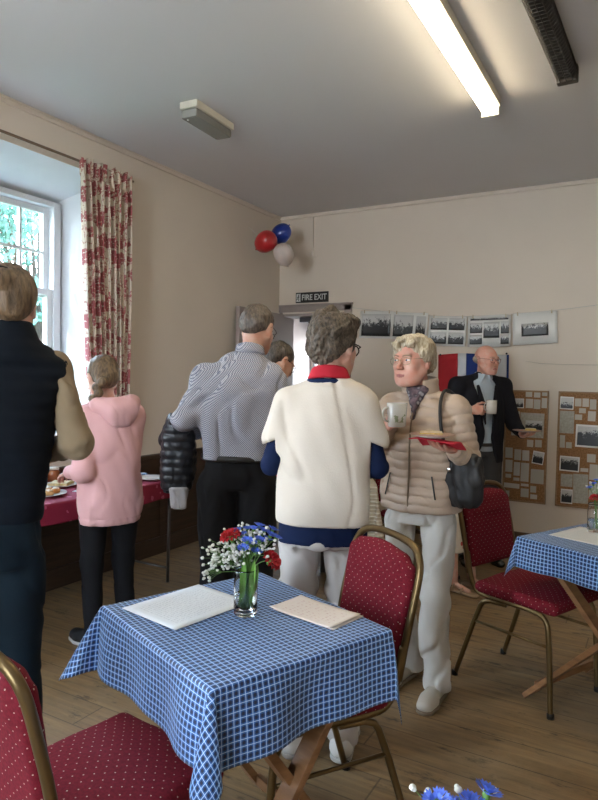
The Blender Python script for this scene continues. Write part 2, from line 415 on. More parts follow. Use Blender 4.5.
def sdf(name, prims, mat, parent=None, res=.008, fine=(), disp=None, cuts=(), mark=None, mats=()):
    """fine: boxes (lo, hi, step) meshed finer; disp: f(X,Y,Z) added to the distance; cuts: f(X,Y,Z) kept where negative"""
    us = [p for p in prims if p.op == 'u']
    lo = np.min([p.lo for p in us], 0) - .02; hi = np.max([p.hi for p in us], 0) + .02
    ax = [axis(lo[i], hi[i], res, [(f[0][i], f[1][i], f[2]) for f in fine]) for i in range(3)]
    G = [ax[0][:, None, None], ax[1][None, :, None], ax[2][None, None, :]]
    D = np.full([len(a) for a in ax], .06, np.float32)
    for p in prims:
        m = .035 + p.k; sl = []
        for i in range(3):
            a = max(0, np.searchsorted(ax[i], p.lo[i] - m) - 1); b = min(len(ax[i]), np.searchsorted(ax[i], p.hi[i] + m) + 1); sl.append(slice(a, b))
        if any(s.stop <= s.start for s in sl): continue
        g = (G[0][sl[0]], G[1][:, sl[1]], G[2][:, :, sl[2]])
        d = np.broadcast_to(p(*g), D[tuple(sl)].shape).astype(np.float32); A = D[tuple(sl)]
        if p.op == 'u':
            h = np.maximum(p.k - np.abs(A - d), 0); D[tuple(sl)] = np.minimum(A, d) - h * h / (4 * p.k)
        else:
            d = -d; h = np.maximum(p.k - np.abs(A - d), 0); D[tuple(sl)] = np.maximum(A, d) + h * h / (4 * p.k)
    if disp is not None: D = D + np.where(np.abs(D) < .045, disp(*G), 0).astype(np.float32)
    for c in cuts: D = np.maximum(D, c(*G).astype(np.float32))
    D[0] = D[-1] = .05; D[:, 0] = D[:, -1] = .05; D[:, :, 0] = D[:, :, -1] = .05
    S = D < 0
    n = [a - 1 for a in D.shape]
    cnt = np.zeros(n, np.uint8)
    for i in (0, 1):
        for j in (0, 1):
            for k in (0, 1): cnt += S[i:n[0] + i, j:n[1] + j, k:n[2] + k]
    act = np.argwhere((cnt > 0) & (cnt < 8)); idx = np.full(n, -1, np.int32); idx[act[:, 0], act[:, 1], act[:, 2]] = np.arange(len(act))
    acc = np.zeros((len(act), 3)); num = np.zeros(len(act))
    crn = [(i, j, k) for i in (0, 1) for j in (0, 1) for k in (0, 1)]
    val = {c: D[act[:, 0] + c[0], act[:, 1] + c[1], act[:, 2] + c[2]] for c in crn}
    pos = {c: np.stack([ax[q][act[:, q] + c[q]] for q in range(3)], 1) for c in crn}
    for c in crn:
        for q in range(3):
            if c[q] == 0:
                d = list(c); d[q] = 1; d = tuple(d); va, vb = val[c], val[d]; mk = (va < 0) != (vb < 0)
                t = np.where(mk, va / np.where(mk, va - vb, 1), 0)[:, None]
                acc += np.where(mk[:, None], pos[c] + t * (pos[d] - pos[c]), 0); num += mk
    V = acc / np.maximum(num, 1)[:, None]
    F = []
    for q in range(3):
        sh = [slice(None)] * 3; sa = list(sh); sb = list(sh); sa[q] = slice(0, -1); sb[q] = slice(1, None)
        A = S[tuple(sa)]; B = S[tuple(sb)]; e = np.argwhere(A != B); u, v = (q + 1) % 3, (q + 2) % 3
        e = e[(e[:, u] > 0) & (e[:, v] > 0) & (e[:, u] < D.shape[u] - 1) & (e[:, v] < D.shape[v] - 1)]
        ins = A[e[:, 0], e[:, 1], e[:, 2]]
        def cell(du, dv):
            c = e.copy(); c[:, u] -= du; c[:, v] -= dv; return idx[c[:, 0], c[:, 1], c[:, 2]]
        Q = np.stack([cell(1, 1), cell(0, 1), cell(0, 0), cell(1, 0)], 1)
        Q[~ins] = Q[~ins][:, ::-1]; F.append(Q)
    F = np.concatenate(F); F = F[(F >= 0).all(1)]
    me = bpy.data.meshes.new(name)
    me.vertices.add(len(V)); me.vertices.foreach_set('co', V.astype(np.float32).ravel())
    me.loops.add(len(F) * 4); me.loops.foreach_set('vertex_index', F.ravel().astype(np.int32))
    me.polygons.add(len(F)); me.polygons.foreach_set('loop_start', np.arange(0, len(F) * 4, 4, dtype=np.int32))
    me.polygons.foreach_set('loop_total', np.full(len(F), 4, np.int32))
    me.update(calc_edges=True); me.validate()
    o = mkobj(name, me, mat, parent, True)
    if mark is not None:
        for mm in mats: me.materials.append(mm)
        C = V[F].mean(1) if len(me.polygons) == len(F) else None
        if C is not None: me.polygons.foreach_set('material_index', mark(C).astype(np.int32))
    return o

# ================================================================== figures
def mrg(j, **kw): d = dict(j); d.update(kw); return d
def joints(H):
    s = H / 1.70
    B = dict(hipR=(.088, 0, .90), hipL=(-.088, 0, .90), kneeR=(.095, .015, .49), kneeL=(-.095, .015, .49), ankR=(.10, -.03, .085), ankL=(-.10, -.03, .085),
             toeR=(.12, .12, .03), toeL=(-.12, .12, .03), shR=(.17, -.01, 1.385), shL=(-.17, -.01, 1.385), elR=(.23, -.03, 1.12), elL=(-.23, -.03, 1.12),
             wrR=(.24, .07, .89), wrL=(-.24, .07, .89), neck=(0, -.015, 1.44), head=(0, .02, 1.575))
    return {k: np.array(v) * s for k, v in B.items()}
def Mof(pos, yaw=0, pitch=0, roll=0, sc=1.0):
    return (rotm(0, 0, yaw) @ rotm(pitch, 0, 0) @ rotm(0, roll, 0), np.array(pos, float))
def head_prims(T, sc=1.0, male=False, age=0, jowl=0.0, mouth=0):
    """face looks along +Y; the origin lies midway between chin and crown"""
    def E(c, r, rot=(0, 0, 0), k=.02, op='u'): return ell(np.array(c) * sc, np.array(r) * sc, rot, k * sc, op, T)
    def Cn(a, b, ra, rb, k=.02, op='u'): return cone(np.array(a) * sc, np.array(b) * sc, ra * sc, rb * sc, k * sc, op, T)
    P = [E((0, -.018, .030), (.074, .092, .083), k=.02), E((0, .030, -.012), (.058, .058, .080), k=.03), E((0, .045, -.068), (.043, .044, .040), k=.03)]
    jw = .004 if male else 0
    for s in (-1, 1):
        P += [Cn((s * .055, .004, -.045), (s * (.022 + jw), .068, -.092), .017 + jw, .016, k=.03),
              E((s * .036, .062, -.020), (.024, .024, .022), k=.022), E((s * .030, .060, -.055), (.020, .024, .024), k=.02)]
        if jowl: P += [E((s * .036, .046, -.082), (.020, .026, .024), k=.02)]
    P += [E((0, .080, -.094), (.018, .015, .014), k=.02), Cn((-.034, .080, .024), (.034, .080, .024), .0105 if male else .0085, .0105 if male else .0085, k=.015),
          E((0, .085, -.060), (.028, .013, .020), k=.015)]
    for s in (-1, 1): P += [E((s * .031, .100, .006), (.019, .017, .0125), k=.012, op='s')]
    P += [Cn((0, .086, .016), (0, .107, -.022), .0065, .0085 + jw * .6, k=.010), E((0, .110, -.027), (.0105 + jw * .6, .0105, .0090), k=.006)]
    for s in (-1, 1):
        P += [E((s * .0115, .101, -.030), (.0078, .0095, .0068), k=.006)]
        def lid(X, Y, Z, s=s):
            x = X - s * .031 * sc; y = Y - .0755 * sc; z = Z - .006 * sc
            d = np.sqrt(x * x + y * y + z * z) - .0148 * sc
            return np.maximum(d, .0030 * sc - np.abs(z - .0002 * sc) - .0)
        c = np.array((s * .031, .0755, .006)) * sc; P += [Pr(lid, c - .016 * sc, c + .016 * sc, .003, 'u', T)]
        # ears
        P += [E((s * .077, -.012, -.004), (.0075, .018, .031), (0, s * .18, -s * .35), k=.008), E((s * .0775, -.003, -.026), (.006, .009, .011), k=.006),
              E((s * .085, -.006, .000), (.0055, .010, .019), (0, s * .18, -s * .35), k=.005, op='s')]
    # lips
    P += [Cn((-.019, .086, -.0615), (-.004, .0965, -.0580), .0035, .0052, k=.006), Cn((.019, .086, -.0615), (.004, .0965, -.0580), .0035, .0052, k=.006),
          Cn((-.015, .089, -.0680), (.015, .089, -.0680), .0050, .0050, k=.007), E((0, .0945, -.0685), (.010, .005, .0045), k=.006)]
    P += [Cn((-.021, .0925, -.0630 + mouth), (0, .1020, -.0632), .0016, .0018, k=.003, op='s'), Cn((.021, .0925, -.0630 + mouth), (0, .1020, -.0632), .0016, .0018, k=.003, op='s')]
    if age:
        for s in (-1, 1): P += [Cn((s * .019, .098, -.030), (s * .029, .086, -.062), .0018, .0020, k=.008, op='s')]
    return P
def hand_prims(pos, ydir, zdir, th, curl=(.35, .45, .3), spread=.06, thumb=(.7, .2), sc=1.0, curls=None):
    """wrist at pos, fingers along ydir, back of hand towards zdir; th=-1 for a right hand, +1 for a left hand (side of the thumb in x)"""
    y = np.array(ydir, float); y /= np.linalg.norm(y); z = np.array(zdir, float); z = z - y * (z @ y); z /= np.linalg.norm(z); x = np.cross(y, z)
    R = np.stack([x, y, z], 1); T = (R, np.array(pos, float)); P = []
    P += [cone((0, -.03, 0), (0, .012, 0), .026 * sc, .025 * sc, k=.02, T=T, sq=((0, 0, 1), .75)),
          ell((0, .048 * sc, 0), (.037 * sc, .046 * sc, .0145 * sc), k=.015, T=T), ell((th * .022 * sc, .030 * sc, -.006 * sc), (.018 * sc, .030 * sc, .014 * sc), k=.012, T=T)]
    L = [.068, .075, .070, .054]; X = [.0285, .0095, -.0095, -.0275]; Yb = [.083, .088, .085, .076]
    for i in range(4):
        c = curls[i] if curls else curl; p = np.array((th * X[i], Yb[i], .001)) * sc; a = 0; az = th * (1.5 - i) * spread
        r = (.0088, .0082, .0075, .0065) if i < 3 else (.0078, .0072, .0066, .0058)
        base = p - np.array((0, .03, 0)) * sc
        P.append(cone(base, p, r[0] * sc, r[0] * sc, k=.006, T=T))
        for q, fr in enumerate((.45, .30, .25)):
            a += c[q]; d = np.array((sin(az) * cos(a), cos(az) * cos(a), -sin(a))); e = p + d * L[i] * fr * sc
            P.append(cone(p, e, r[q] * sc, r[q + 1] * sc, k=.003, T=T)); p = e
    p = np.array((th * .028, .022, -.006)) * sc; ang = thumb[0]
    for q, l in enumerate((.036, .032, .025)):
        d = np.array((th * sin(ang), cos(ang), -thumb[1] * (q + 1))); d /= np.linalg.norm(d); e = p + d * l * sc
        P.append(cone(p, e, (.0115, .0098, .0088)[q] * sc, (.0098, .0088, .0075)[q] * sc, k=.006, T=T)); p = e; ang -= thumb[0] * .45
    ctr = np.array(pos) + y * .08 * sc; return P, (ctr - .11 * sc, ctr + .11 * sc, .0032)
def figure(label, loc, facing, J, skinm, headk=None, hands=(), group=None, female=True, sc=1.0, Th=None, hfine=.0034, lipm=None, legs=True):
    root = empty('person', (loc[0], loc[1], 0), atan2(facing[1], facing[0]) - pi / 2, label, 'person', group)
    headk = headk or {}
    P = []
    hipc = (J['hipR'] + J['hipL']) / 2; shc = (J['shR'] + J['shL']) / 2; nk = J['neck']
    P += [cone(hipc, (hipc + shc) / 2, .075 * sc, .075 * sc, k=.02), cone((hipc + shc) / 2, shc - (0, -.012, .09), .075 * sc, .060 * sc, k=.02),
          cone(J['shR'] - (0, 0, .02), J['shL'] - (0, 0, .02), .034 * sc, .034 * sc, k=.02), cone(nk - (0, 0, .04), J['head'] + Th[0] @ np.array((0, -.02, -.05)), .052 * sc, .050 * sc, k=.02)]
    for s in 'RL':
        P += [cone(J['hip' + s], J['knee' + s], .056 * sc, .044 * sc, k=.02), cone(J['knee' + s], J['ank' + s], .044 * sc, .032 * sc, k=.02), cone(J['ank' + s] - (0, 0, .03), J['toe' + s], .018 * sc, .015 * sc, k=.01),
              cone(J['sh' + s], J['el' + s], .034 * sc, .030 * sc, k=.02), cone(J['el' + s], J['wr' + s], .031 * sc, .025 * sc, k=.01)]
    P += head_prims(Th, sc=headk.pop('sc', 1.0), **headk)
    fine = [(J['head'] - .14, J['head'] + .14, hfine)]
    for h in hands: hp, fb = hand_prims(**h); P += hp; fine.append(fb)
    R, t = Th
    def mark(C):
        q = (C - t) @ R; m = (np.abs(q[:, 0]) < .021) & (np.abs(q[:, 2] + .063) < .0092 - np.abs(q[:, 0]) * .2) & (q[:, 1] > .083); return m.astype(int)
    sdf('body', P, skinm, root, .010, fine, mark=mark, mats=[lipm or LIP])
    return root
def place(T, p): return T[0] @ np.array(p, float) + T[1]
def eyes(root, T, iris, sc=1.0, look=0.0):
    for s in (-1, 1):
        m = MB(); c = place(T, np.array((s * .031, .0755, .006)) * sc); m.ball(c, .0128 * sc, 12)
        o = m.build('eye', EYEW, root)
        d = T[0] @ np.array((sin(look), cos(look), -.05)); d /= np.linalg.norm(d); i = MB()
        i.ball(c + d * .0092 * sc, .0058 * sc, 8); k = i.build('iris', iris, o); i = MB(); i.ball(c + d * .0125 * sc, .0030 * sc, 6); i.build('pupil', BLACKG, o)
def brows(root, T, mat, sc=1.0, z=.0235):
    for s in (-1, 1):
        m = MB(); m.tube([place(T, np.array(q) * sc) for q in [(s * .012, .0925, z), (s * .026, .0925, z + .005), (s * .042, .083, z + .003), (s * .048, .076, z - .002)]], .0028 * sc, 6, 1)
        m.build('eyebrow', mat, root)
def glasses(root, T, frame, lensm, sc=1.0, rim=.0013, w=.024, h=.017, z=.002, y=.103):
    m = MB()
    for s in (-1, 1):
        m.tube([place(T, (s * (.031 + w * cos(a) * (1 - .08 * sin(2 * a))), y - .004 * abs(cos(a)) - (.006 if s * cos(a) * s > .5 else 0), z + h * sin(a))) for a in [2 * pi * i / 16 for i in range(16)]], rim, 6, 0, True)
        m.tube([place(T, p) for p in [(s * (.031 + w), y - .010, z + h * .5), (s * .076, .075, z + h * .6), (s * .081, .0, z + h * .6), (s * .081, -.022, z - .004)]], rim, 6, 1)
    m.tube([place(T, p) for p in [(-.010, y - .003, z + .003), (0, y + .003, z + .006), (.010, y - .003, z + .003)]], rim, 6, 1)
    g = m.build('glasses', frame, root)
    for s in (-1, 1):
        l = MB(); n = 16; vs = [place(T, (s * .031 + w * .97 * cos(a), y - .005, z + h * .97 * sin(a))) for a in [2 * pi * i / n for i in range(n)]]
        vb = [v - T[0] @ np.array((0, .0012, 0)) for v in vs]
        l.add(vs + vb, [list(range(n)), [n + i for i in range(n)][::-1]] + [[i, n + i, n + (i + 1) % n, (i + 1) % n] for i in range(n)]); l.build('lens', lensm, g)
    return g
def tube_chain(*pts, k=.03, **kw):
    """pts: (position, radius)"""
    return [cone(a[0], b[0], a[1], b[1], k=k, **kw) for a, b in zip(pts, pts[1:])]
def above(z, sl=(0, 0)): return lambda X, Y, Z: (z + sl[0] * X + sl[1] * Y) - Z + 0 * X
def below(z, sl=(0, 0)): return lambda X, Y, Z: Z - (z + sl[0] * X + sl[1] * Y) + 0 * X
def folds(amp, seed=0, fr=22, zr=None):
    def f(X, Y, Z):
        w_ = .03 * np.sin(Y * 14 + Z * 9 + seed); n_ = fnoise(X + w_, Y - w_, Z * .6, fr, seed, 3)
        q = amp * (.75 * n_ + 1.5 * np.exp(-(n_ / .28) ** 2))
        if zr: q = q * np.clip((Z - zr[0]) / (zr[1] - zr[0]), 0, 1)
        return q
    return f
def trousers(root, mat, J, waist, r=(.095, .072, .062), hemz=.07, fold=.003, seed=0, hipw=.0, res=.009, hipdy=0):
    P = []; hc = (J['hipR'] + J['hipL']) / 2
    P += [loft([(waist, hc[0], hc[1], .150 + hipw, .108), (min(hc[2] + .06, waist - .02), hc[0], hc[1] - .005 + hipdy, .168 + hipw, .120), (min(hc[2] - .01, waist - .05), hc[0], hc[1] - .012 + hipdy, .170 + hipw, .118), (hc[2] - .08, hc[0], hc[1] - .008, .165 + hipw, .105)], k=.03)]
    for s in 'RL':
        h = J['hip' + s] - (0, 0, .075); kn = J['knee' + s]; an = J['ank' + s].copy(); d = an - kn; an = kn + d * ((kn[2] - hemz) / (kn[2] - an[2] + 1e-6))
        P += tube_chain((h, r[0]), (h * .45 + kn * .55, r[0] * .86), (kn, r[1]), (an, r[2]), k=.014)
    return sdf('trousers', P, mat, root, res, disp=folds(fold, seed, 26), cuts=[above(hemz)])
def shoes(root, mat, J, w=.044, sole=None, h=.055):
    for s in 'RL':
        a = J['ank' + s]; t = J['toe' + s]; d = (t - a) * (1, 1, 0); d = d / np.linalg.norm(d); z0 = min(a[2] - .085, 0) if False else a[2] - .085
        heel = a * (1, 1, 0) - d * .035; toe = t * (1, 1, 0) + d * .045
        P = [cone(heel + (0, 0, .045), toe + (0, 0, .030), .040, .030, k=.02, sq=((-d[1], d[0], 0), 1.05)), cone(a - (0, 0, .02), heel + (0, 0, .05), .040, .040, k=.02), cone(toe + (0, 0, .030) - d * .05, toe + (0, 0, .028), .044, .034, k=.02, sq=((0, 0, 1), .8))]
        o = sdf('shoe', P, mat, root, .006, cuts=[above(.004)])
        if sole is not None:
            P = [cone(heel + (0, 0, .012), toe + (0, 0, .012), .043, .038, k=.01), cone(toe + (0, 0, .012) - d * .05, toe + (0, 0, .012), .049, .037, k=.01)]
            sdf('sole', P, sole, o, .006, cuts=[above(.0), below(.020)])

EYEW = plain('eye_white', (.75, .72, .70), .2, var=.02); BLACKG = plain('pupil_black', (.01, .01, .01), .15, var=0)
LIP = plain('lips', (.42, .15, .13), .45, var=.06)
LENS = glass('spectacle_lens', (1, 1, 1), 0, 1.02)
IRIS_B = plain('iris_blue', (.12, .20, .28), .2); IRIS_D = plain('iris_brown', (.08, .05, .03), .2)
SK_F = skin('skin_fair', (.58, .37, .285)); SK_P = skin('skin_pink', (.62, .36, .28)); SK_T = skin('skin_tanned', (.50, .30, .215))

# ================================================================== THE SETTING
CEIL = 3.13; XW = -3.53; YB = 5.80; XR = 3.0; YR = -2.9
M_WALL = plain('cream_wall_paint', (.655, .575, .487), .75, var=.03, vscale=1.3, bump=.12, bscale=55, bdist=.002)
M_CEIL = plain('pale_grey_ceiling_paint', (.66, .645, .645), .8, var=.02, vscale=.9, bump=.05, bscale=30)
M_WHITE = plain('white_gloss_paint', (.66, .68, .70), .4, var=.03)
M_REV = plain('white_matt_paint', (.64, .66, .68), .7, var=.03)
M_FRAME = plain('mauve_grey_woodwork_paint', (.30, .25, .23), .5, var=.05)
M_LOBBY = plain('pinkish_lobby_paint', (.50, .42, .38), .8, var=.03)
M_DARKW = m_wood('dark_stained_oak', (.030, .016, .009), (.062, .034, .018), (2, 2, 30), .5)
M_FLOOR = m_floor()
def struct(name, mb, mat, parent=None):
    o = mb.build(name, mat, parent)
    if parent is None: o['kind'] = 'structure'
    return o
struct('floor', MB().box(((XR + XW) / 2 - .2, (YB + YR) / 2 + .7, -.05), (XR - XW + .9, YB - YR + 2.2, .1)), M_FLOOR)
struct('ceiling', MB().box(((XR + XW) / 2, (YB + YR) / 2, CEIL + .05), (XR - XW + .9, YB - YR + .5, .1)), M_CEIL)
# left wall: two window openings with splayed reveals
WY0, WY1, WZ0, WZ1 = 2.18, 3.40, .93, 2.86
m = MB()
m.box((XW - .24, (WY1 + YB + .3) / 2, CEIL / 2), (.48, YB + .3 - WY1, CEIL))
m.box((XW - .24, (WY0 + WY1) / 2, WZ0 / 2), (.48, WY1 - WY0, WZ0)); m.box((XW - .24, (WY0 + WY1) / 2, (WZ1 + CEIL) / 2), (.48, WY1 - WY0, CEIL - WZ1))
m.box((XW - .24, (.70 + WY0) / 2, CEIL / 2), (.48, WY0 - .70, CEIL)); m.box((XW - .24, 0, WZ0 / 2), (.48, 1.4, WZ0)); m.box((XW - .24, 0, (WZ1 + CEIL) / 2), (.48, 1.4, CEIL - WZ1))
m.box((XW - .24, (-.70 + YR) / 2, CEIL / 2), (.48, -.70 - YR, CEIL))
struct('wall_left', m, M_WALL)
m = MB()                                                            # white splayed linings of the reveal
m.prism([(XW - .002, WY1), (XW - .48, WY1), (XW - .48, WY1 - .13)], WZ0, WZ1)
m.prism([(XW - .002, WY0), (XW - .48, WY0 + .10), (XW - .48, WY0)], WZ0, WZ1)
T = Matrix(((1, 0, 0, 0), (0, 0, 1, 0), (0, 1, 0, 0), (0, 0, 0, 1)))
m.prism([(XW - .002, WZ1), (XW - .48, WZ1 - .17), (XW - .48, WZ1)], WY0 + .001, WY1 - .001, T)
m.box((XW - .21, (WY0 + WY1) / 2, WZ0 + .012), (.50, WY1 - WY0 - .01, .024), bevel=.004)
struct('trim_1', m, M_REV)
# back wall with the doorway
DX0, DX1, DZ = -3.50, -2.76, 2.11
m = MB(); m.box(((DX1 + XR) / 2, YB + .12, CEIL / 2), (XR - DX1, .24, CEIL)); m.box(((DX0 + DX1) / 2, YB + .12, (DZ + CEIL) / 2), (DX1 - DX0, .24, CEIL - DZ))
m.box(((XW + DX0) / 2 - .01, YB + .12, CEIL / 2), (DX0 - XW + .02, .24, CEIL)); struct('wall_back', m, M_WALL)
struct('wall_right', MB().box((XR + .1, (YB + YR) / 2, CEIL / 2), (.2, YB - YR, CEIL)), M_WALL)
m = MB(); m.box(((-1.95 + XW) / 2, YR - .1, CEIL / 2), (-1.95 - XW, .2, CEIL)); m.box(((-.45 + XR) / 2, YR - .1, CEIL / 2), (XR + .45, .2, CEIL))
m.box((-1.2, YR - .1, .47), (1.5, .2, .94)); m.box((-1.2, YR - .1, 2.95), (1.5, .2, CEIL - 2.77)); struct('wall_rear', m, M_WALL)
# thin cornice and picture rail, skirting, dado
m = MB(); m.box((XW + .008, (YB + YR) / 2, CEIL - .040), (.016, YB - YR, .012), bevel=.004); m.box((XW + .004, (YB + YR) / 2, CEIL - .006), (.008, YB - YR, .010)); struct('trim_2', m, M_WALL)
m = MB(); m.box(((XR + XW) / 2, YB - .010, CEIL - .030), (XR - XW, .02, .02), bevel=.006); struct('trim_3', m, M_WALL)
m = MB(); m.box((-3.14, YB - .006, 2.90), (.012, .012, .42)); m.box((-3.12, YB - .006, 2.69), (.05, .012, .010)); struct('trim_4', m, M_WALL)
struct('baseboard_back', MB().box(((DX1 + .1 + XR) / 2, YB - .010, .07), (XR - DX1 - .1, .02, .14), bevel=.004), plain('skirting_brown', (.10, .06, .035), .5))
m = MB(); m.box((XW + .012, 2.0, .40), (.024, 7.3, .80)); m.box((XW + .024, 2.0, .80), (.05, 7.3, .03), bevel=.006); m.box((XW + .022, 2.0, .07), (.044, 7.3, .14), bevel=.006)
for i in range(12): m.box((XW + .028, -1.6 + i * .62, .44), (.012, .07, .66))
struct('baseboard_left', m, M_DARKW)
# door frame
m = MB()
for x in (DX0 + .0, DX1 + .0): m.box((x + (.04 if x == DX1 else .005), YB - .012, 1.055 + .04), (.08 if x == DX1 else .03, .024, DZ + .08), bevel=.005)
m.box(((DX0 + DX1) / 2 + .03, YB - .012, DZ + .055), (DX1 - DX0 + .10, .024, .07), bevel=.005); m.box(((DX0 + DX1) / 2 + .04, YB - .022, DZ + .085), (DX1 - DX0 + .10, .044, .018), bevel=.004)
m.box((DX1 - .012, YB + .10, DZ / 2), (.024, .24, DZ)); m.box((DX0 + .012, YB + .10, DZ / 2), (.024, .24, DZ)); m.box(((DX0 + DX1) / 2, YB + .10, DZ - .012), (DX1 - DX0, .24, .024))
struct('trim_5', m, M_FRAME)
# door leaf, open against the left wall
R = Matrix.Translation((-3.465, 5.77, 0)) @ Matrix.Rotation(radians(-89), 4, 'Z')
m = MB(); m.box((.42, 0, 1.06), (.84, .040, 2.09), R, bevel=.003)
for z0, h in ((.55, .62), (1.55, .72)):
    for s in (-1, 1): m.box((.42, s * .021, z0), (.60, .006, h), R, bevel=.003)
dl = struct('door_1', m, M_FRAME)
m = MB(); m.box((.78, .026, 1.02), (.04, .006, .16), R, bevel=.002); m.tube([R @ Vector(p) for p in [(.78, .03, 1.04), (.78, .07, 1.04), (.70, .075, 1.04)]], .008, 8); m.build('door_handle', plain('satin_metal', (.5, .5, .5), .3, 1), dl)
# lobby beyond
m = MB(); m.box((-3.92, 6.95, 1.2), (.08, 1.9, 2.4)); struct('wall_lobby_left', m, M_LOBBY)
m = MB(); m.box((-2.25, 6.95, 1.2), (.08, 1.9, 2.4)); struct('wall_lobby_right', m, M_LOBBY)
m = MB(); m.box((-3.08, 7.2, .55), (1.66, .08, 1.10)); m.box((-3.08, 7.2, 2.28), (1.66, .08, .30)); m.box((-3.88, 7.2, 1.6), (.08, .08, 1.2)); m.box((-2.7, 7.2, 1.6), (.9, .08, 1.2)); struct('wall_lobby_back', m, M_LOBBY)
struct('wall_lobby_top', MB().box((-3.08, 6.62, 2.42), (1.8, 1.14, .06)), M_CEIL)
m = MB()
for x in (-3.83, -3.49, -3.16): m.box((x, 7.2, 1.62), (.035, .05, 1.05))
for z in (1.11, 2.12): m.box((-3.5, 7.2, z), (.70, .05, .04))
struct('window_3', m, M_WHITE)
bl = MB()
for i in range(15): bl.box((-3.49, 7.15, 1.88 + i * .018), (.68, .022, .003), R=Matrix.Rotation(radians(38), 4, 'X'))
bl.box((-3.49, 7.15, 2.15), (.70, .03, .03)); tag(bl.build('slatted_blind', plain('grey_blue_slats', (.42, .45, .50), .5)), 'half-lowered grey slatted blind on the lobby window beyond the doorway', 'blind')
c = MB(); c.box((-3.26, 5.93, 2.06), (.16, .05, .05), bevel=.004); tag(c.build('door_closer', plain('grey_metal', (.12, .12, .13), .4, .6)), 'dark grey door closer under the head of the doorway', 'door closer')

# window_1: white timber sashes in the left wall
XG = XW - .42
def sash(parent, name, y0, y1, z0, z1, xo, nv, nh, w=.045, bar=.020):
    m = MB(); d = .035
    m.box((xo, (y0 + y1) / 2, z0 + w / 2), (d, y1 - y0, w), bevel=.004); m.box((xo, (y0 + y1) / 2, z1 - w / 2), (d, y1 - y0, w), bevel=.004)
    for y in (y0 + w / 2, y1 - w / 2): m.box((xo, y, (z0 + z1) / 2), (d + .003, w + .001, z1 - z0 + .002), bevel=.004)
    for i in range(1, nv): m.box((xo, y0 + w / 2 + (y1 - y0 - w) * i / nv, (z0 + z1) / 2), (.026, bar, z1 - z0 - w), bevel=.003)
    for i in range(1, nh): m.box((xo, (y0 + y1) / 2, z0 + w / 2 + (z1 - z0 - w) * i / nh), (.024, y1 - y0 - w, bar), bevel=.003)
    o = m.build(name, M_WHITE, parent)
    MB().box((xo - .004, (y0 + y1) / 2, (z0 + z1) / 2), (.003, y1 - y0 - w, z1 - z0 - w)).build('pane', M_PANE, o)
n = NT('clear_window_pane'); tr = n.n('ShaderNodeBsdfTransparent'); gl = n.n('ShaderNodeBsdfGlossy'); gl.inputs['Roughness'].default_value = .02; mx = n.n('ShaderNodeMixShader'); mx.inputs[0].default_value = .06
n.t.links.new(tr.outputs[0], mx.inputs[1]); n.t.links.new(gl.outputs[0], mx.inputs[2]); n.t.links.new(mx.outputs[0], n.t.nodes['Material Output'].inputs['Surface']); M_PANE = n.m
def window(name, y0, y1, z0, z1, zm):
    m = MB()
    for y in (y0 + .03, y1 - .03): m.box((XG, y, (z0 + z1) / 2), (.12, .06, z1 - z0), bevel=.004)
    m.box((XG, (y0 + y1) / 2, z1 - .02), (.114, y1 - y0 - .11, .038)); m.box((XG, (y0 + y1) / 2, z0 + .02), (.130, y1 - y0 - .11, .038))
    fr = struct(name, m, M_WHITE)
    sash(fr, 'upper_sash', y0 + .06, y1 - .06, zm, z1 - .04, XG - .02, 4, 2); sash(fr, 'lower_sash', y0 + .06, y1 - .06, z0 + .04, zm + .06, XG + .025, 4, 2)
window('window_1', WY0 + .10, WY1 - .125, WZ0 + .02, WZ1 - .165, 2.00)
window('window_2', -.70, .70, WZ0, WZ1, 2.00)
# outdoors
struct('ground', MB().box((-20, 8, -.3), (33, 60, .1)), plain('lawn', (.06, .11, .03), .9)); bpy.data.objects['ground'].name = 'ground'
def leaves(m, rnd, c, r, n, s):
    for _ in range(n):
        v = Vector((rnd.gauss(0, 1), rnd.gauss(0, 1), rnd.gauss(0, 1))).normalized() * (rnd.random() ** .4)
        p = Vector(c) + Vector((v.x * r[0], v.y * r[1], v.z * r[2])); R = Euler((rnd.uniform(0, 6), rnd.uniform(0, 6), rnd.uniform(0, 6))).to_matrix().to_4x4(); q = s * rnd.uniform(.6, 1.3)
        m.add([(-q, 0, 0), (0, -q * .45, q * .12), (q, 0, 0), (0, q * .45, q * .12)], [[0, 1, 2, 3]], Matrix.Translation(p) @ R)
M_LEAF = plain('blue_green_leaves', (.085, .20, .15), .6, var=.5, vscale=2); M_BARK = m_wood('bark', (.05, .035, .025), (.12, .09, .06), (8, 8, 2), .9)
rnd = random.Random(3)
def tree(name, x, y, h, r, nb, nl, label):
    e = empty(name, (x, y, -.25), 0, label, 'tree', None); m = MB(); m.tube([(0, 0, 0), (.05, .02, h * .4), (-.05, .05, h * .8)], [.16, .05], 10)
    lf = MB()
    for i in range(nb):
        a = rnd.uniform(0, 6.28); rr = r * rnd.uniform(.2, .95); c = (rr * cos(a), rr * sin(a), h * rnd.uniform(.42, .98)); m.tube([(0, 0, h * .3), (c[0] * .5, c[1] * .5, c[2] * .75), c], [.04, .012], 6)
        leaves(lf, rnd, c, (r * .32, r * .32, r * .26), nl, .075)
    m.build('trunk', M_BARK, e); lf.build('foliage', M_LEAF, e)
tree('tree', -8.8, 7.0, 5.2, 1.7, 26, 170, 'leafy tree outside the left window, seen through the upper panes')
tree('tree', -9.4, 3.2, 5.0, 1.5, 16, 150, 'leafy tree outside the left window, further left than the other')
m = MB(); leaves(m, rnd, (-7.2, 5.2, .2), (.7, 3.4, .9), 3600, .07); tag(m.build('hedge', M_LEAF), 'clipped green hedge outside the lower panes of the left window', 'hedge')
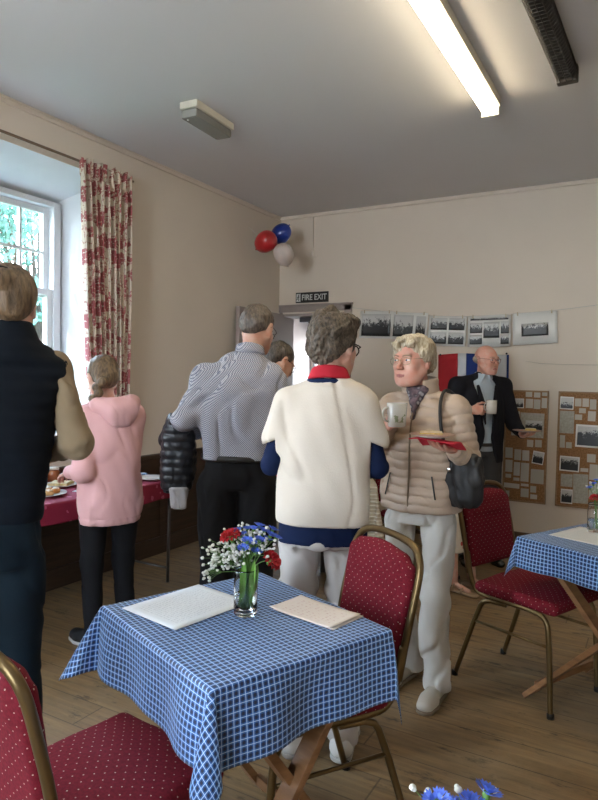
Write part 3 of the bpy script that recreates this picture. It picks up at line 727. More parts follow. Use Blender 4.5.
m = MB(); leaves(m, rnd, (-4.6, 10.2, 1.0), (1.2, .7, 1.2), 2600, .07); tag(m.build('bush', plain('bright_green_leaves', (.16, .30, .08), .6, var=.5, vscale=3)), 'bright green bush outside the lobby window', 'bush')

# ================================================================== curtain and its rail
def sheet(name, fn, nu, nv, mat, parent=None, thick=.003, uvs=None):
    vs = []; fs = []; uv = []
    for j in range(nv + 1):
        for i in range(nu + 1): vs.append(fn(i / nu, j / nv)); uv.append((i / nu, j / nv) if uvs is None else uvs(i / nu, j / nv))
    for j in range(nv):
        for i in range(nu): a = j * (nu + 1) + i; fs.append([a, a + 1, a + nu + 2, a + nu + 1])
    me = bpy.data.meshes.new(name); me.from_pydata(vs, [], fs); o = mkobj(name, me, mat, parent, True)
    l = me.uv_layers.new(name='UVMap')
    for lp in me.loops: l.data[lp.index].uv = uv[lp.vertex_index]
    if thick: md = o.modifiers.new('thickness', 'SOLIDIFY'); md.thickness = thick; md.offset = 0
    return o
def curt(u, v):                                                     # v 0 bottom .. 1 top
    z = .95 + v * 1.95; top = v ** 1.2
    y0 = 3.15 + (3.045 - 3.15) * top; y1 = 3.515 + (3.53 - 3.515) * top
    a = u * 2 * pi * 8.5
    d = .028 * sin(a + .6 * sin(3 * v)) + .010 * sin(2.3 * a + 5 * v)
    if v > .94: d = .020 * sin(a * 1.9) + (.006 if v < .985 else .012)
    return (XW + .085 + d, y0 + (y1 - y0) * u + .010 * cos(a), z - (.014 * sin(a * .5) if v > .99 else 0))
cu = sheet('curtain', curt, 150, 60, m_toile(), uvs=lambda u, v: (u * 1.1, v * 1.95)); tag(cu, 'cream curtain with red floral print hanging at the right of the left window', 'curtain')
m = MB(); m.tube([(XW + .06, 2.0, 2.885), (XW + .06, 3.58, 2.885)], .009, 10)
for y in (2.05, 3.56): m.tube([(XW + .001, y, 2.885), (XW + .06, y, 2.885)], .006, 8)
tag(m.build('curtain_rail', m_wood('brown_wood_rail', (.10, .06, .035), (.17, .11, .07))), 'thin brown curtain rail along the top of the left window', 'curtain rail')

# ================================================================== ceiling fittings
M_CREAMP = plain('cream_plastic', (.60, .57, .48), .4, var=.03); M_TUBE = emis('fluorescent_tube_glow', (1.0, .84, .58), 17.0)
t = empty('fluorescent_light', (-.935, 2.83, CEIL), 0, 'long bright fluorescent strip light running down the ceiling', 'ceiling light')
MB().box((.025, 0, -.030), (.07, 2.16, .055), bevel=.004).build('batten', M_CREAMP, t)
m = MB(); pts = [(-.046, -.058), (-.046, -.078), (-.034, -.092), (.034, -.092), (.046, -.078), (.046, -.058)]
m.prism([(x, z) for x, z in pts], -1.07, 1.07, Matrix(((1, 0, 0, 0), (0, 0, 1, 0), (0, 1, 0, 0), (0, 0, 0, 1)))); m.build('diffuser', M_TUBE, t)
for y in (-1.08, 1.08): MB().box((0, y, -.068), (.102, .022, .078), bevel=.006).build('end_cap', M_CREAMP, t)
MB().box((.0, 0, -.056), (.098, 2.15, .008)).build('lamp_tray', M_CREAMP, t)
t = empty('heater', (-.50, 3.16, CEIL), radians(-2), 'black tubular radiant heater with wire guard on the ceiling, right of the strip light', 'heater')
M_BLK = plain('black_metal', (.020, .018, .017), .45, .4)
m = MB(); m.prism([(-.045, -.012), (.045, -.012), (.050, -.06), (.030, -.085), (-.030, -.085), (-.050, -.06)], -.52, .50, T); m.build('housing', M_BLK, t)
m = MB()
for i in range(34): y = -.51 + i * .0305; m.tube([(-.052, y, -.035), (-.054, y, -.070), (-.03, y, -.095), (.03, y, -.095), (.054, y, -.070), (.052, y, -.035)], .0022, 5)
for x in (-.03, 0, .03): m.tube([(x, -.52, -.097), (x, .50, -.097)], .0022, 5)
m.build('wire_guard', plain('dull_steel_wire', (.07, .06, .05), .4, .8), t)
MB().box((0, .52, -.055), (.105, .05, .085), bevel=.008).build('end_box', plain('dark_bronze', (.085, .07, .055), .45, .5), t)
for y in (-.3, .3): MB().box((0, y, -.010), (.03, .05, .02)).build('bracket', M_BLK, t)
t = empty('emergency_light', (-2.58, 3.32, CEIL), radians(3), 'small boxy emergency light with a ribbed clear cover on the ceiling', 'emergency light')
MB().box((0, 0, -.022), (.13, .42, .044), bevel=.006).build('base', M_CREAMP, t)
n = NT('ribbed_grey_diffuser'); x, y, z = n.sep(n.coord()); n.set(Base_Color=n.mix(n.math('GREATER_THAN', n.math('SINE', n.math('MULTIPLY', y, 420)), 0), (.26, .26, .24), (.17, .17, .16)), Roughness=.2)
MB().box((-.005, 0, -.070), (.12, .40, .055), bevel=.016).build('cover', n.m, t)
MB().ball((-.03, -.17, -.096), .008, 8).build('indicator', M_WHITE, t)

# ================================================================== sign, posters, flag, boards, balloons
M_SIGNB = plain('black_sign', (.012, .014, .013), .4); M_SIGNW = plain('white_sign_paint', (.62, .64, .62), .4)
sg = empty('fire_exit_sign', (-3.135, YB, 2.275), 0, 'black sign with white letters reading FIRE EXIT above the doorway', 'sign')
MB().box((0, -.006, 0), (.375, .012, .105)).build('sign_board', M_SIGNB, sg)
m = MB(); m.box((-.158, -.0125, 0), (.042, .002, .080)); m.build('pictogram_panel', M_SIGNW, sg)
m = MB(); m.ball((-.153, -.014, .026), .007, 6, (1, .2, 1)); m.tube([(-.155, -.0145, .017), (-.160, -.0145, -.004)], .006, 6, flat=1); m.tube([(-.160, -.0145, -.004), (-.150, -.0145, -.016), (-.154, -.0145, -.032)], .0035, 6)
m.tube([(-.160, -.0145, -.004), (-.168, -.0145, -.018), (-.176, -.0145, -.020)], .0035, 6); m.tube([(-.155, -.0145, .014), (-.143, -.0145, .006)], .003, 6); m.tube([(-.155, -.0145, .014), (-.168, -.0145, .004)], .003, 6)
m.build('running_figure', M_SIGNB, sg)
m = MB(); m.box((-.1325, -.0125, 0), (.003, .002, .09)); m.build('divider', M_SIGNW, sg)
fc = bpy.data.curves.new('letters', 'FONT'); fc.body = 'FIRE EXIT'; fc.size = .082; fc.extrude = .001; fc.align_x = 'CENTER'; fc.align_y = 'CENTER'; fc.offset = .0012
fo = bpy.data.objects.new('letters', fc); link(fo); bpy.context.view_layer.update()
me = bpy.data.meshes.new_from_object(fo.evaluated_get(bpy.context.evaluated_depsgraph_get())); bpy.data.objects.remove(fo)
w0 = max(v.co.x for v in me.vertices) - min(v.co.x for v in me.vertices)
fo = mkobj('letters', me, M_SIGNW, sg); fo.rotation_euler = (pi / 2, 0, 0); fo.location = (.027, -.0135, -.002); fo.scale = (.285 / w0, 1.0, 1)
M_PAPW = plain('white_photo_paper', (.70, .70, .67), .45, var=.02)
def poster(label, x0, z0, x1, z1, tilt, pics, hz, bend=.012):
    e = empty('photo_print', ((x0 + x1) / 2, YB - .02, z1), 0, label, 'photograph', 'photographs hung on the string'); e.rotation_euler = (0, tilt, 0)
    W = x1 - x0; Hh = z1 - z0
    bf = lambda u, off=0: -.003 - off - bend * (2 * u - 1) ** 2
    sheet('sheet', lambda u, v: ((u - .5) * W, bf(u), -Hh + v * Hh), 12, 2, M_PAPW, e, .0008)
    for i, (a, b, c, d) in enumerate(pics):
        k = sheet('picture', lambda u, v: ((a + (c - a) * u - .5) * W, bf(a + (c - a) * u, .0016), -Hh + (b + (d - b) * v) * Hh), 10, 6, m_photo('old_view_%d' % len(bpy.data.materials), len(bpy.data.materials) * .37, hz), e, .0006)
    for u in (.12, .88): MB().box(((u - .5) * W, bf(u) - .004, -.004), (.010, .010, .032), bevel=.002).build('peg', plain('pale_wood_peg', (.5, .42, .3), .6), e)
poster('photo of a riverside path between trees, first on the string nearest the doorway', -2.577, 1.845, -2.236, 2.105, radians(2.0), [(.06, .08, .94, .90)], .62)
poster('white sheet with two arched pale views, second on the string', -2.245, 1.825, -1.89, 2.082, radians(4), [(.06, .10, .60, .90), (.68, .12, .95, .88)], .5)
poster('white sheet with four small dark views in a grid, third on the string', -1.880, 1.765, -1.53, 2.037, radians(2.5), [(.05, .07, .48, .46), (.53, .07, .95, .46), (.05, .54, .48, .93), (.53, .54, .95, .93)], .55)
poster('crowded newspaper page with several dark pictures, fourth on the string', -1.525, 1.757, -1.15, 2.030, radians(-.5), [(.05, .45, .34, .78), (.37, .28, .74, .80), (.77, .42, .96, .80), (.05, .08, .34, .38), (.77, .08, .96, .38), (.06, .86, .94, .95)], .6, .004)
poster('cream mounted view with a small dark landscape, last on the string', -1.140, 1.775, -.775, 2.048, radians(-2.6), [(.20, .26, .80, .66)], .75, .004)
m = MB(); m.tube([(-2.68, YB - .012, 2.152), (-2.3, YB - .014, 2.095), (-1.9, YB - .014, 2.045), (-1.5, YB - .014, 2.028), (-1.15, YB - .014, 2.040), (-.8, YB - .014, 2.058), (-.40, YB - .010, 2.100), (.4, YB - .008, 2.20)], .0028, 6, 2)
tag(m.build('string', plain('white_string', (.5, .48, .44), .8)), 'thin white string carrying the old photographs across the back wall', 'string')
m = MB(); m.tube([(-1.02, YB - .006, 1.63), (-.86, YB - .006, 1.605), (-.4, YB - .006, 1.60)], .003, 6, 1); tag(m.build('cable', plain('cream_cable', (.45, .40, .33), .6)), 'thin cream cable low on the back wall right of the flag', 'cable')
fl = empty('flag', (-1.475, YB - .02, 1.69), 0, 'red, white and blue striped flag hanging behind the bald man', 'flag'); fl.rotation_euler = (0, radians(-1), 0)
fcol = {'r': plain('flag_red', (.36, .022, .028), .8), 'w': plain('flag_white', (.52, .54, .58), .8), 'b': plain('flag_blue', (.015, .035, .16), .8)}
for a, b, c in ((0, .29, 'r'), (.29, .41, 'w'), (.41, .62, 'b'), (.62, .70, 'w'), (.70, .78, 'r'), (.78, .97, 'w'), (.97, 1, 'b')):
    sheet('flag_stripe', lambda u, v: ((a + (b - a) * u - .5) * .63, .006 * sin(14 * (a + (b - a) * u)) - .004, (v - 1) * .36 + .01 * sin(5 * (a + (b - a) * u))), 8, 6, fcol[c], fl, .0008)
for u in (.03, .97): MB().ball(((u - .5) * .63, -.008, .0), .009, 8).build('pin', M_BLK, fl)
M_CORK = NT('cork'); M_CORK.set(Base_Color=M_CORK.ramp(M_CORK.noise(90, detail=4), [(.35, (.20, .095, .035)), (.7, (.36, .19, .085))]), Roughness=.9); M_CORK = M_CORK.m
B1 = [(-1.125,1.22,-1.02,1.307,'p'),(-1.051,0.97,-0.851,1.186,'n'),(-0.94,0.744,-0.844,0.858,'p'),(-1.012,1.32,-0.954,1.367,'c'),(-0.944,1.317,-0.888,1.364,'c'),(-0.879,1.332,-0.822,1.366,'c'),(-1.01,1.223,-0.946,1.307,'c'),(-0.944,1.218,-0.885,1.304,'c'),(-0.88,1.228,-0.818,1.318,'c'),(-1.117,1.088,-1.051,1.195,'c'),(-1.123,0.981,-1.054,1.076,'c'),(-0.989,0.888,-0.933,0.953,'c'),(-0.923,0.89,-0.864,0.957,'c'),(-1.168,0.781,-1.102,0.875,'c'),(-1.091,0.767,-1.03,0.864,'c'),(-1.025,0.767,-0.963,0.86,'c'),(-1.165,0.657,-1.101,0.767,'c'),(-1.093,0.63,-1.037,0.752,'c'),(-1.034,0.584,-0.962,0.75,'c'),(-0.95,0.575,-0.839,0.703,'c'),(-1.161,0.606,-1.109,0.643,'c'),(-1.093,0.585,-1.039,0.616,'c'),(-1.175,0.518,-1.037,0.563,'c'),(-1.029,0.543,-0.961,0.569,'c'),(-1.028,0.449,-0.958,0.527,'c'),(-0.95,0.496,-0.898,0.556,'c'),(-1.173,0.439,-1.12,0.495,'c'),(-0.948,0.44,-0.888,0.483,'c')]
B2 = [(-0.732,1.225,-0.622,1.335,'p'),(-0.731,1.024,-0.615,1.216,'t'),(-0.618,1.254,-0.563,1.323,'c'),(-0.559,1.252,-0.506,1.325,'c'),(-0.503,1.232,-0.45,1.319,'c'),(-0.583,1.198,-0.527,1.243,'c'),(-0.613,1.141,-0.554,1.19,'c'),(-0.514,1.135,-0.452,1.221,'c'),(-0.603,0.915,-0.377,1.107,'p'),(-0.725,0.901,-0.68,1.01,'c'),(-0.676,0.9,-0.626,0.954,'c'),(-0.72,0.705,-0.562,0.835,'p'),(-0.51,0.794,-0.441,0.866,'c'),(-0.557,0.711,-0.493,0.745,'c'),(-0.488,0.649,-0.411,0.782,'c'),(-0.707,0.574,-0.611,0.684,'t'),(-0.609,0.445,-0.489,0.693,'t'),(-0.703,0.432,-0.607,0.557,'p'),(-0.488,0.494,-0.406,0.626,'c'),(-0.411,0.764,-0.331,0.866,'c'),(-0.407,0.627,-0.312,0.742,'c'),(-0.419,1.149,-0.33,1.329,'c')]
M_CARD = [m_text('typed_card_%d' % i, pc, (.28, .27, .26), 70, 0, .48, .45) for i, pc in enumerate([(.47, .43, .36), (.42, .39, .33), (.50, .46, .40)])]
M_NEWS = plain('old_newsprint', (.38, .36, .31), .8, var=.16, vscale=55)
def board(label, x0, z0, x1, z1, items, which):
    e = empty('notice_board', ((x0 + x1) / 2, YB, z0), 0, label, 'notice board')
    W = x1 - x0; Hh = z1 - z0
    MB().box((0, -.006, Hh / 2), (W, .012, Hh)).build('cork_panel', M_CORK, e)
    m = MB()
    for z in (.006, Hh - .006): m.box((0, -.009, z), (W, .018, .012))
    for s in (-1, 1): m.box((s * (W / 2 - .006), -.009, Hh / 2), (.012, .018, Hh))
    m.build('board_frame', m_wood('light_oak_edge', (.22, .13, .06), (.34, .21, .10)), e)
    rr = random.Random(len(items))
    for a, b, c, d, k in items:
        if c - a < .02: continue
        tl = rr.uniform(-.03, .03) if k != 'p' or a < -1.0 or True else 0
        if k == 'p' and abs(a + .94) < .01: tl = .12
        hz = rr.choice([.4, .6, .7]); wd, hd = c - a - .004, d - b - .004; X, Z = (a + c) / 2, (b + d) / 2; off = .0135 + rr.uniform(0, .002)
        if k in 'pn':
            q = empty('pinned_photo', (X, YB - off, Z), 0, PL[which].pop(0), 'photograph'); q.rotation_euler = (0, tl, 0)
            MB().box((0, 0, 0), (wd, .0012, hd)).build('border', M_NEWS if k == 'n' else M_PAPW, q)
            if k == 'p': MB().box((0, -.0011, 0), (wd * .88, .001, hd * .84)).build('picture', m_photo('pinned_view_%d' % len(bpy.data.materials), len(bpy.data.materials) * .53, hz), q)
            else: MB().box((wd * .08, -.0011, -hd * .02), (wd * .7, .001, hd * .42)).build('picture', m_photo('pinned_view_%d' % len(bpy.data.materials), 7.7, .6), q)
        else:
            q = MB().box((0, 0, 0), (wd, .0012, hd)).build('pinned_card' if k == 'c' else 'pinned_cutting', M_CARD[rr.randrange(3)] if k == 'c' else M_NEWS)
            q.location = (X, YB - off, Z); q.rotation_euler = (0, tl * .6, 0)
            if k == 'c': tag(q, 'small plain typed card among the cards pinned to the %s cork board' % ('narrow left' if which == 1 else 'wide right'), 'card', 'typed cards on the %s cork board' % ('left' if which == 1 else 'right'))
            else: tag(q, PL[3].pop(0), 'newspaper cutting')
PL = {1: ['small dark photo at the top left of the left cork board', 'large sheet with a dark picture in the middle of the left cork board', 'tilted white-bordered portrait photo low on the right of the left cork board'],
      2: ['small dark photo at the top left corner of the right cork board', 'large dark group photo in the middle of the right cork board', 'dark photo below the middle left of the right cork board', 'small dark photo at the bottom left of the right cork board'],
      3: ['tall pale newspaper cutting under the top photo of the right cork board', 'pale cutting at the lower left of the right cork board above the bottom photo', 'long newspaper cutting at the bottom middle of the right cork board']}
board('narrow cork notice board on the back wall beside the bald man, covered in cards', -1.182, .405, -.822, 1.378, B1, 1)
board('wide cork notice board nearest the right edge, covered in cards and photos', -.745, .405, -.12, 1.378, B2, 2)
def balloon(c, r, col, label):
    m = MB(); m.lathe([(.0001, -r * 1.18)] + [(r * .98 * sin(a) ** .9 * (1 - .08 * cos(a)), -r * 1.12 * cos(a)) for a in [pi * (i + .5) / 18 for i in range(18)]] + [(.0001, r * 1.12)], 24)
    e = empty('balloon', c, 0, label, 'balloon', 'balloons in the corner'); o = m.build('balloon_skin', col, e); k = MB(); k.lathe([(.004, -r * 1.22), (.010, -r * 1.25), (.002, -r * 1.14)], 10); k.build('knot', col, e); return e
b = balloon((-3.265, 5.10, 2.715), .100, plain('balloon_red', (.42, .018, .022), .28, coat=.2), 'round red balloon, left one of the three in the corner'); b.rotation_euler = (0, radians(60), 0)
b = balloon((-3.215, 5.30, 2.83), .092, plain('balloon_blue', (.010, .035, .26), .28, coat=.2), 'round blue balloon, top one of the three in the corner'); b.rotation_euler = (0, radians(-130), 0)
b = balloon((-3.10, 5.16, 2.595), .096, plain('balloon_white', (.52, .45, .42), .3, coat=.2), 'round white balloon, lowest of the three in the corner'); b.rotation_euler = (0, radians(-20), radians(40))
m = MB(); m.tube([(XW + .002, 5.20, 2.90), (-3.40, 5.19, 2.80), (-3.30, 5.215, 2.72)], .0016, 5, 1); tag(m.build('ribbon', M_PAPW), 'thin white ribbon tying the three balloons to the wall', 'ribbon')

# ================================================================== tables with checked cloths
M_CHECK = m_check(); M_LEG = m_wood('orange_brown_table_wood', (.17, .075, .028), (.28, .135, .055), (4, 4, 30), .45); M_LEGD = m_wood('brown_table_wood', (.15, .085, .04), (.24, .15, .075), (4, 4, 30), .45)
def folding_table(loc, rz, a, b, z, label, legm, group=None):
    e = empty('folding_table', (loc[0], loc[1], 0), rz, label, 'table', group)
    MB().box((0, 0, z - .015), (2 * a - .012, 2 * b - .012, .024), bevel=.004).build('tabletop', legm, e)
    for s in (-1, 1):
        for t in (-1, 1):
            y = s * (b - .07) + t * .013; m = MB(); m.bar((-t * (a - .05), y, z - .03), (t * (a - .02), y,   .012), .058, .024, up=(0, 1, 0)); m.build('leg', legm, e)
        q = MB(); q.tube([(0, s * (b - .07) - .03, z * .49), (0, s * (b - .07) + .03, z * .49)], .008, 8); q.build('pivot_bolt', M_BLK, e)
    for x in (-1, 1):
        MB().box((x * (a - .06), 0, z - .045), (.022, 2 * b - .10, .04), bevel=.003).build('rail', legm, e)
        MB().box((x * (a - .05), 0, .06), (.02, 2 * b - .16, .035), bevel=.003).build('foot_rail', legm, e)
    return e
def cloth(loc, rz, a, b, z, L, label, seed=0, n=110, lean=42, wav=.010, group='blue checked cloths'):
    a += .004; b += .004; z += .0035
    def axisv(h): 
        N = n; return [(-h - L) + 2 * (h + L) * i / N for i in range(N + 1)]
    U = axisv(a); V = axisv(b); rs = random.Random(seed); ph = [rs.uniform(0, 6.28) for _ in range(8)]
    rd = .010
    def out(e, c, k):
        w_ = (sin(c * 13 + ph[k]) + .6 * sin(c * 27 + ph[k + 1])) * wav * min(1, e / .12) ; o_ = .05 * e + w_
        if e < rd * 1.57: return rd * sin(e / rd), rd * (1 - cos(e / rd))
        return rd + o_ * min(1, (e - rd * 1.57) / .03), e - rd * .57
    vs = []; uv = []
    for v in V:
        for u in U:
            eu = max(abs(u) - a, 0); ev = max(abs(v) - b, 0); su = 1 if u > 0 else -1; sv = 1 if v > 0 else -1
            if eu == 0 and ev == 0: p = (u, v, 0)
            elif ev == 0: o_, d_ = out(eu, v, 0 if su > 0 else 2); p = (su * (a + o_), v, -d_)
            elif eu == 0: o_, d_ = out(ev, u, 4 if sv > 0 else 6); p = (u, sv * (b + o_), -d_)
            else:
                r = sqrt(eu * eu + ev * ev); th = atan2(ev, eu) / (pi / 2)
                ou, du = out(r, sv * b, 0 if su > 0 else 2); ov, dv = out(r, su * a, 4 if sv > 0 else 6)
                cu_, sv_ = cos(th * pi / 2) ** 2, sin(th * pi / 2) ** 2; tt = max(0, min(1, (th - .22) / .56)); az = (tt * tt * (3 - 2 * tt)) * pi / 2
                ln = lean[(su, sv)] if isinstance(lean, dict) else lean
                phi = radians(ln) * max(0, sin(pi * th)) ** .85
                ox = su * (ou * cu_ + sin(phi) * cos(az) * r); oy = sv * (ov * sv_ + sin(phi) * sin(az) * r)
                p = (su * a + ox, sv * b + oy, -(du * cu_ + dv * sv_) * cos(phi))
            vs.append((p[0], p[1], p[2] + .0006 * sin(u * 21 + ph[2]) * sin(v * 17))); uv.append((u, v))
    N = n + 1; fs = [[j * N + i, j * N + i + 1, (j + 1) * N + i + 1, (j + 1) * N + i] for j in range(n) for i in range(n)]
    me = bpy.data.meshes.new('tablecloth'); me.from_pydata(vs, [], fs); o = mkobj('tablecloth', me, M_CHECK, None, True); l = me.uv_layers.new(name='UVMap')
    for lp in me.loops: l.data[lp.index].uv = uv[lp.vertex_index]
    md = o.modifiers.new('thickness', 'SOLIDIFY'); md.thickness = .0012; md.offset = 0
    o.location = (loc[0], loc[1], z); o.rotation_euler = (0, 0, rz); return tag(o, label, 'tablecloth', group)
TZ = .745
RC = atan2(.524, .212)
folding_table((-1.040, 1.530), RC, .283, .312, TZ, 'wooden folding table under the blue checked cloth in the middle foreground', M_LEG)
cloth((-1.040, 1.530), RC, .283, .312, TZ, .195, 'blue checked cloth with a jar of flowers on it, on the middle foreground table', 1, 130, {(1, 1): 20, (1, -1): 4, (-1, 1): 27, (-1, -1): 13})
RR = atan2(2.845 - 3.015, -.196 + .531)
ctr = Vector((-.531, 3.015, 0)) + Vector((cos(RR), sin(RR), 0)) * .38 + Vector((-sin(RR), cos(RR), 0)) * .31
folding_table(ctr[:2], RR, .38, .31, TZ, 'wooden folding table with crossed legs under the cloth at the right edge', M_LEG)
cloth(ctr[:2], RR, .38, .31, TZ, .14, 'blue checked cloth on the table at the right edge', 5, 110, 12)
cn = Vector((-.17, .60)); folding_table(cn, radians(29.4), .30, .30, TZ, 'wooden folding table just below the bottom edge of the photo', M_LEG)
cloth(cn, radians(29.4), .30, .30, TZ, .18, 'blue checked cloth just below the bottom edge of the photo', 9, 60, 26)

# ================================================================== banquet chairs
M_DOT = m_dots(); M_BRASS = plain('brown_gold_tube', (.16, .105, .045), .36, .8, var=.12)
def chair():
    e = empty('banquet_chair'); m = MB()
    for s in (-1, 1):
        m.tube([(s * .205, .225, .0), (s * .200, .205, .34), (s * .195, .185, .425), (s * .190, .10, .438), (s * .190, -.10, .432), (s * .190, -.185, .44), (s * .192, -.215, .50), (s * .192, -.24, .62)], .0125, 10, 2)
    m.build('seat_frame', M_BRASS, e)
    m = MB(); m.tube([(-.192, -.225, .52), (-.196, -.25, .66), (-.197, -.284, .80), (-.190, -.302, .875), (-.14, -.315, .920), (0, -.320, .930), (.14, -.315, .920), (.190, -.302, .875), (.197, -.284, .80), (.196, -.25, .66), (.192, -.225, .52)], .0125, 10, 2)
    m.build('back_hoop', M_BRASS, e)
    for s in (-1, 1):
        m = MB(); m.tube([(s * .186, -.02, .420), (s * .188, -.13, .415), (s * .190, -.165, .37), (s * .205, -.285, 0)], .0120, 10, 1); m.build('rear_leg', M_BRASS, e)
        m = MB(); m.tube([(s * .197, .205, .30), (s * .195, -.19, .30)], .007, 8); m.build('stretcher', M_BRASS, e)
        for y, x in ((.2255, .205), (-.285, .205)): m = MB(); m.lathe([(.016, 0), (.016, .02), (.0135, .024)], 12, Matrix.Translation((s * x, y, 0))); m.build('foot_cap', M_BLK, e)
    m = MB(); m.tube([(-.19, -.10, .425), (.19, -.10, .425)], .009, 8); m.tube([(-.19, .13, .425), (.19, .13, .425)], .009, 8); m.build('cross_bar', M_BRASS, e)
    def hs(X, Y, Z): return 0
    P = [rbox((0, .02, .465), (.205, .215, .030), .028), ell((0, .02, .480), (.20, .21, .032), k=.02)]
    sdf('seat', P, M_DOT, e, .008)
    t = (rotm(radians(-9), 0, 0), np.array((0, -.268, .735)))
    tb = (rotm(radians(10), 0, 0), np.array((0, -.258, .725)))
    P = [rbox((0, 0, -.02), (.180, .021, .165), .020, T=tb), ell((0, 0, .07), (.178, .021, .115), k=.02, T=tb), rbox((0, 0, .115), (.14, .020, .05), .019, k=.03, T=tb)]
    sdf('backrest', P, M_DOT, e, .007)
    return e
ch0 = chair()
def put_chair(src, loc, f, label, group='red banquet chairs'):
    c = src; c.location = (loc[0], loc[1], 0); c.rotation_euler = (0, 0, atan2(f[1], f[0]) - pi / 2); return tag(c, label, 'chair', group)
put_chair(ch0, (-1.14, 1.08), (.13, .99), 'red dotted chair at the bottom left corner, its seat under the middle table')
put_chair(copy_tree(ch0), (-.960, 1.780), (-.56, -.83), 'red dotted chair at the far right side of the middle table')
put_chair(copy_tree(ch0), (-.495, 3.185), (.925, -.38), 'red dotted chair in front of the bald man, drawn up to the right-hand table')
put_chair(copy_tree(ch0), (-1.52, 4.50), (.95, -.30), 'red chair under the seated person in the flowered skirt')

# ================================================================== PEOPLE
def A(*v): return np.array(v, float)
def sleeve(J, s, r0=.062, r1=.05, r2=.036, k=.03, quilt=None, short=None, wr=None):
    sh, el, w = J['sh' + s], J['el' + s], J['wr' + s]
    if short: return [cone(sh, sh + (el - sh) * short, r0, r1, k=.05)]
    return [cone(sh, el, r0, r1, k=k, quilt=quilt), cone(el, w, r1, r2, k=.02, quilt=quilt)]
def yoke(J, r=.055, rn=.058, drop=.0):
    n = J['neck']; return [cone(n + A(0, 0, -.02 - drop), J['sh' + s] + A(0, 0, -.005), rn, r, k=.05) for s in 'RL']
HG = hairmat('hair_grey_brown', (.055, .042, .032), (.20, .165, .13), (40, 40, 40))
# ---------------------------------------------------------------- woman in the navy gilet, left edge
J = joints(1.77); J.update(elR=A(.195, -.06, 1.235), wrR=A(.11, .17, 1.17), elL=A(-.24, -.03, 1.20), wrL=A(-.10, .20, 1.14), shR=A(.135, -.01, 1.465), shL=A(-.150, -.01, 1.465), neck=A(.01, -.01, 1.545), head=A(.0, .015, 1.652), hipR=A(.030, 0, .94), hipL=A(-.095, 0, .94), kneeR=A(.04, .015, .51), ankR=A(.05, -.03, .085), toeR=A(.07, .12, .03))
Th = Mof(J['head'], radians(6), radians(-12))
p = figure('person in a dark navy gilet over tan sleeves at the left edge, back turned', (-1.735, 1.262), (-.84, .54), J, SK_F, {}, Th=Th,
           hands=[dict(pos=J['wrR'], ydir=(-.5, .8, -.2), zdir=(.2, .1, 1), th=-1), dict(pos=J['wrL'], ydir=(.4, .9, -.2), zdir=(-.2, .1, 1), th=1)])
eyes(p, Th, IRIS_B); brows(p, Th, HG)
M_NAVY = plain('navy_gilet_fabric', (.003, .0055, .010), .8, var=.2, sheen=.05, bump=.1)
J2 = J
P = [loft([(.985, -.02, -.005, .128, .118), (1.10, -.01, -.005, .125, .112), (1.25, -.005, 0, .142, .118), (1.40, 0, -.005, .160, .112), (1.47, 0, -.012, .145, .085), (1.51, .005, -.012, .10, .08)], k=.04, fold=.002)] + yoke(J, .048, .062)
P += [loft([(1.48, .008, -.008, .082, .080), (1.56, .010, -.010, .068, .070), (1.605, .010, -.012, .066, .069)], k=.03)]
sdf('gilet', P, M_NAVY, p, .008, disp=lambda X, Y, Z: .003 * np.sin(Z * 2 * pi / .085) ** 2, cuts=[above(1.0)])
P = sleeve(J, 'R', .052, .048, .034) + sleeve(J, 'L', .052, .048, .034) + [cone(J['shR'], J['shL'], .04, .04)]
sdf('jumper', P, plain('tan_wool', (.27, .20, .125), .9, sheen=.1, bump=.2, bscale=200), p, .008, disp=folds(.004, 3, 40))
trousers(p, plain('dark_teal_jeans', (.005, .012, .019), .8, var=.3), J, 1.02, (.086, .064, .056), .06, .004, 2, hipw=-.036)
shoes(p, plain('black_leather', (.015, .014, .013), .4), J)
t = Th
HB = hairmat('hair_dark_blonde_brown', (.075, .045, .025), (.22, .14, .075), (50, 50, 12))
P = [ell((0, -.028, .034), (.083, .094, .088), T=Th), ell((0, -.075, -.01), (.060, .040, .060), k=.03, T=Th), ell((-.030, -.112, .045), (.034, .026, .034), k=.012, T=Th),
     ell((0, .075, -.045), (.075, .085, .085), k=.02, op='s', T=Th), ell((.085, -.008, -.01), (.02, .028, .04), k=.02, op='s', T=Th), ell((-.085, -.008, -.01), (.02, .028, .04), k=.02, op='s', T=Th)]
h = sdf('hair', P, HB, p, .005, disp=lambda X, Y, Z: .0016 * fnoise(X * 1.2, Y * 1.2, Z * .5, 150, 4, 2))
m = MB(); m.tube([place(Th, (-.030 + .037 * cos(a), -.106 - .002 * cos(a), .045 + .037 * sin(a))) for a in [2 * pi * i / 20 for i in range(20)]], .006, 8, 0, True, ); m.build('hair_tie', BLACKG, h)

# ---------------------------------------------------------------- girl in the pink hoodie
J = joints(1.55); J.update(shR=A(.125, -.03, 1.235), shL=A(-.125, .01, 1.235), neck=A(-.005, -.005, 1.285), head=A(-.02, .055, 1.425), elL=A(-.175, -.085, .955), wrL=A(-.165, .125, .925), elR=A(.12, .03, .97), wrR=A(.02, .20, .95), hipR=A(.08, -.03, .80), hipL=A(-.08, .0, .80))
Th = Mof(J['head'], radians(-4), radians(-24))
p = figure('girl in a pink hoodie with a long plait, reaching over the red-covered food table', (-2.545, 2.470), (-.93, .36), J, SK_F, dict(sc=.95), Th=Th, sc=.82,
           hands=[dict(pos=J['wrL'], ydir=(-.15, .9, -.3), zdir=(-.3, .2, 1), th=1, sc=.86), dict(pos=J['wrR'], ydir=(-.3, .9, -.3), zdir=(.2, .2, 1), th=-1, sc=.86)])
eyes(p, Th, IRIS_B, .95); brows(p, Th, HB, .95)
M_PINK = plain('pale_pink_sweatshirt', (.66, .38, .38), .9, var=.04, sheen=.15, bump=.12, bscale=220, bdist=.001)
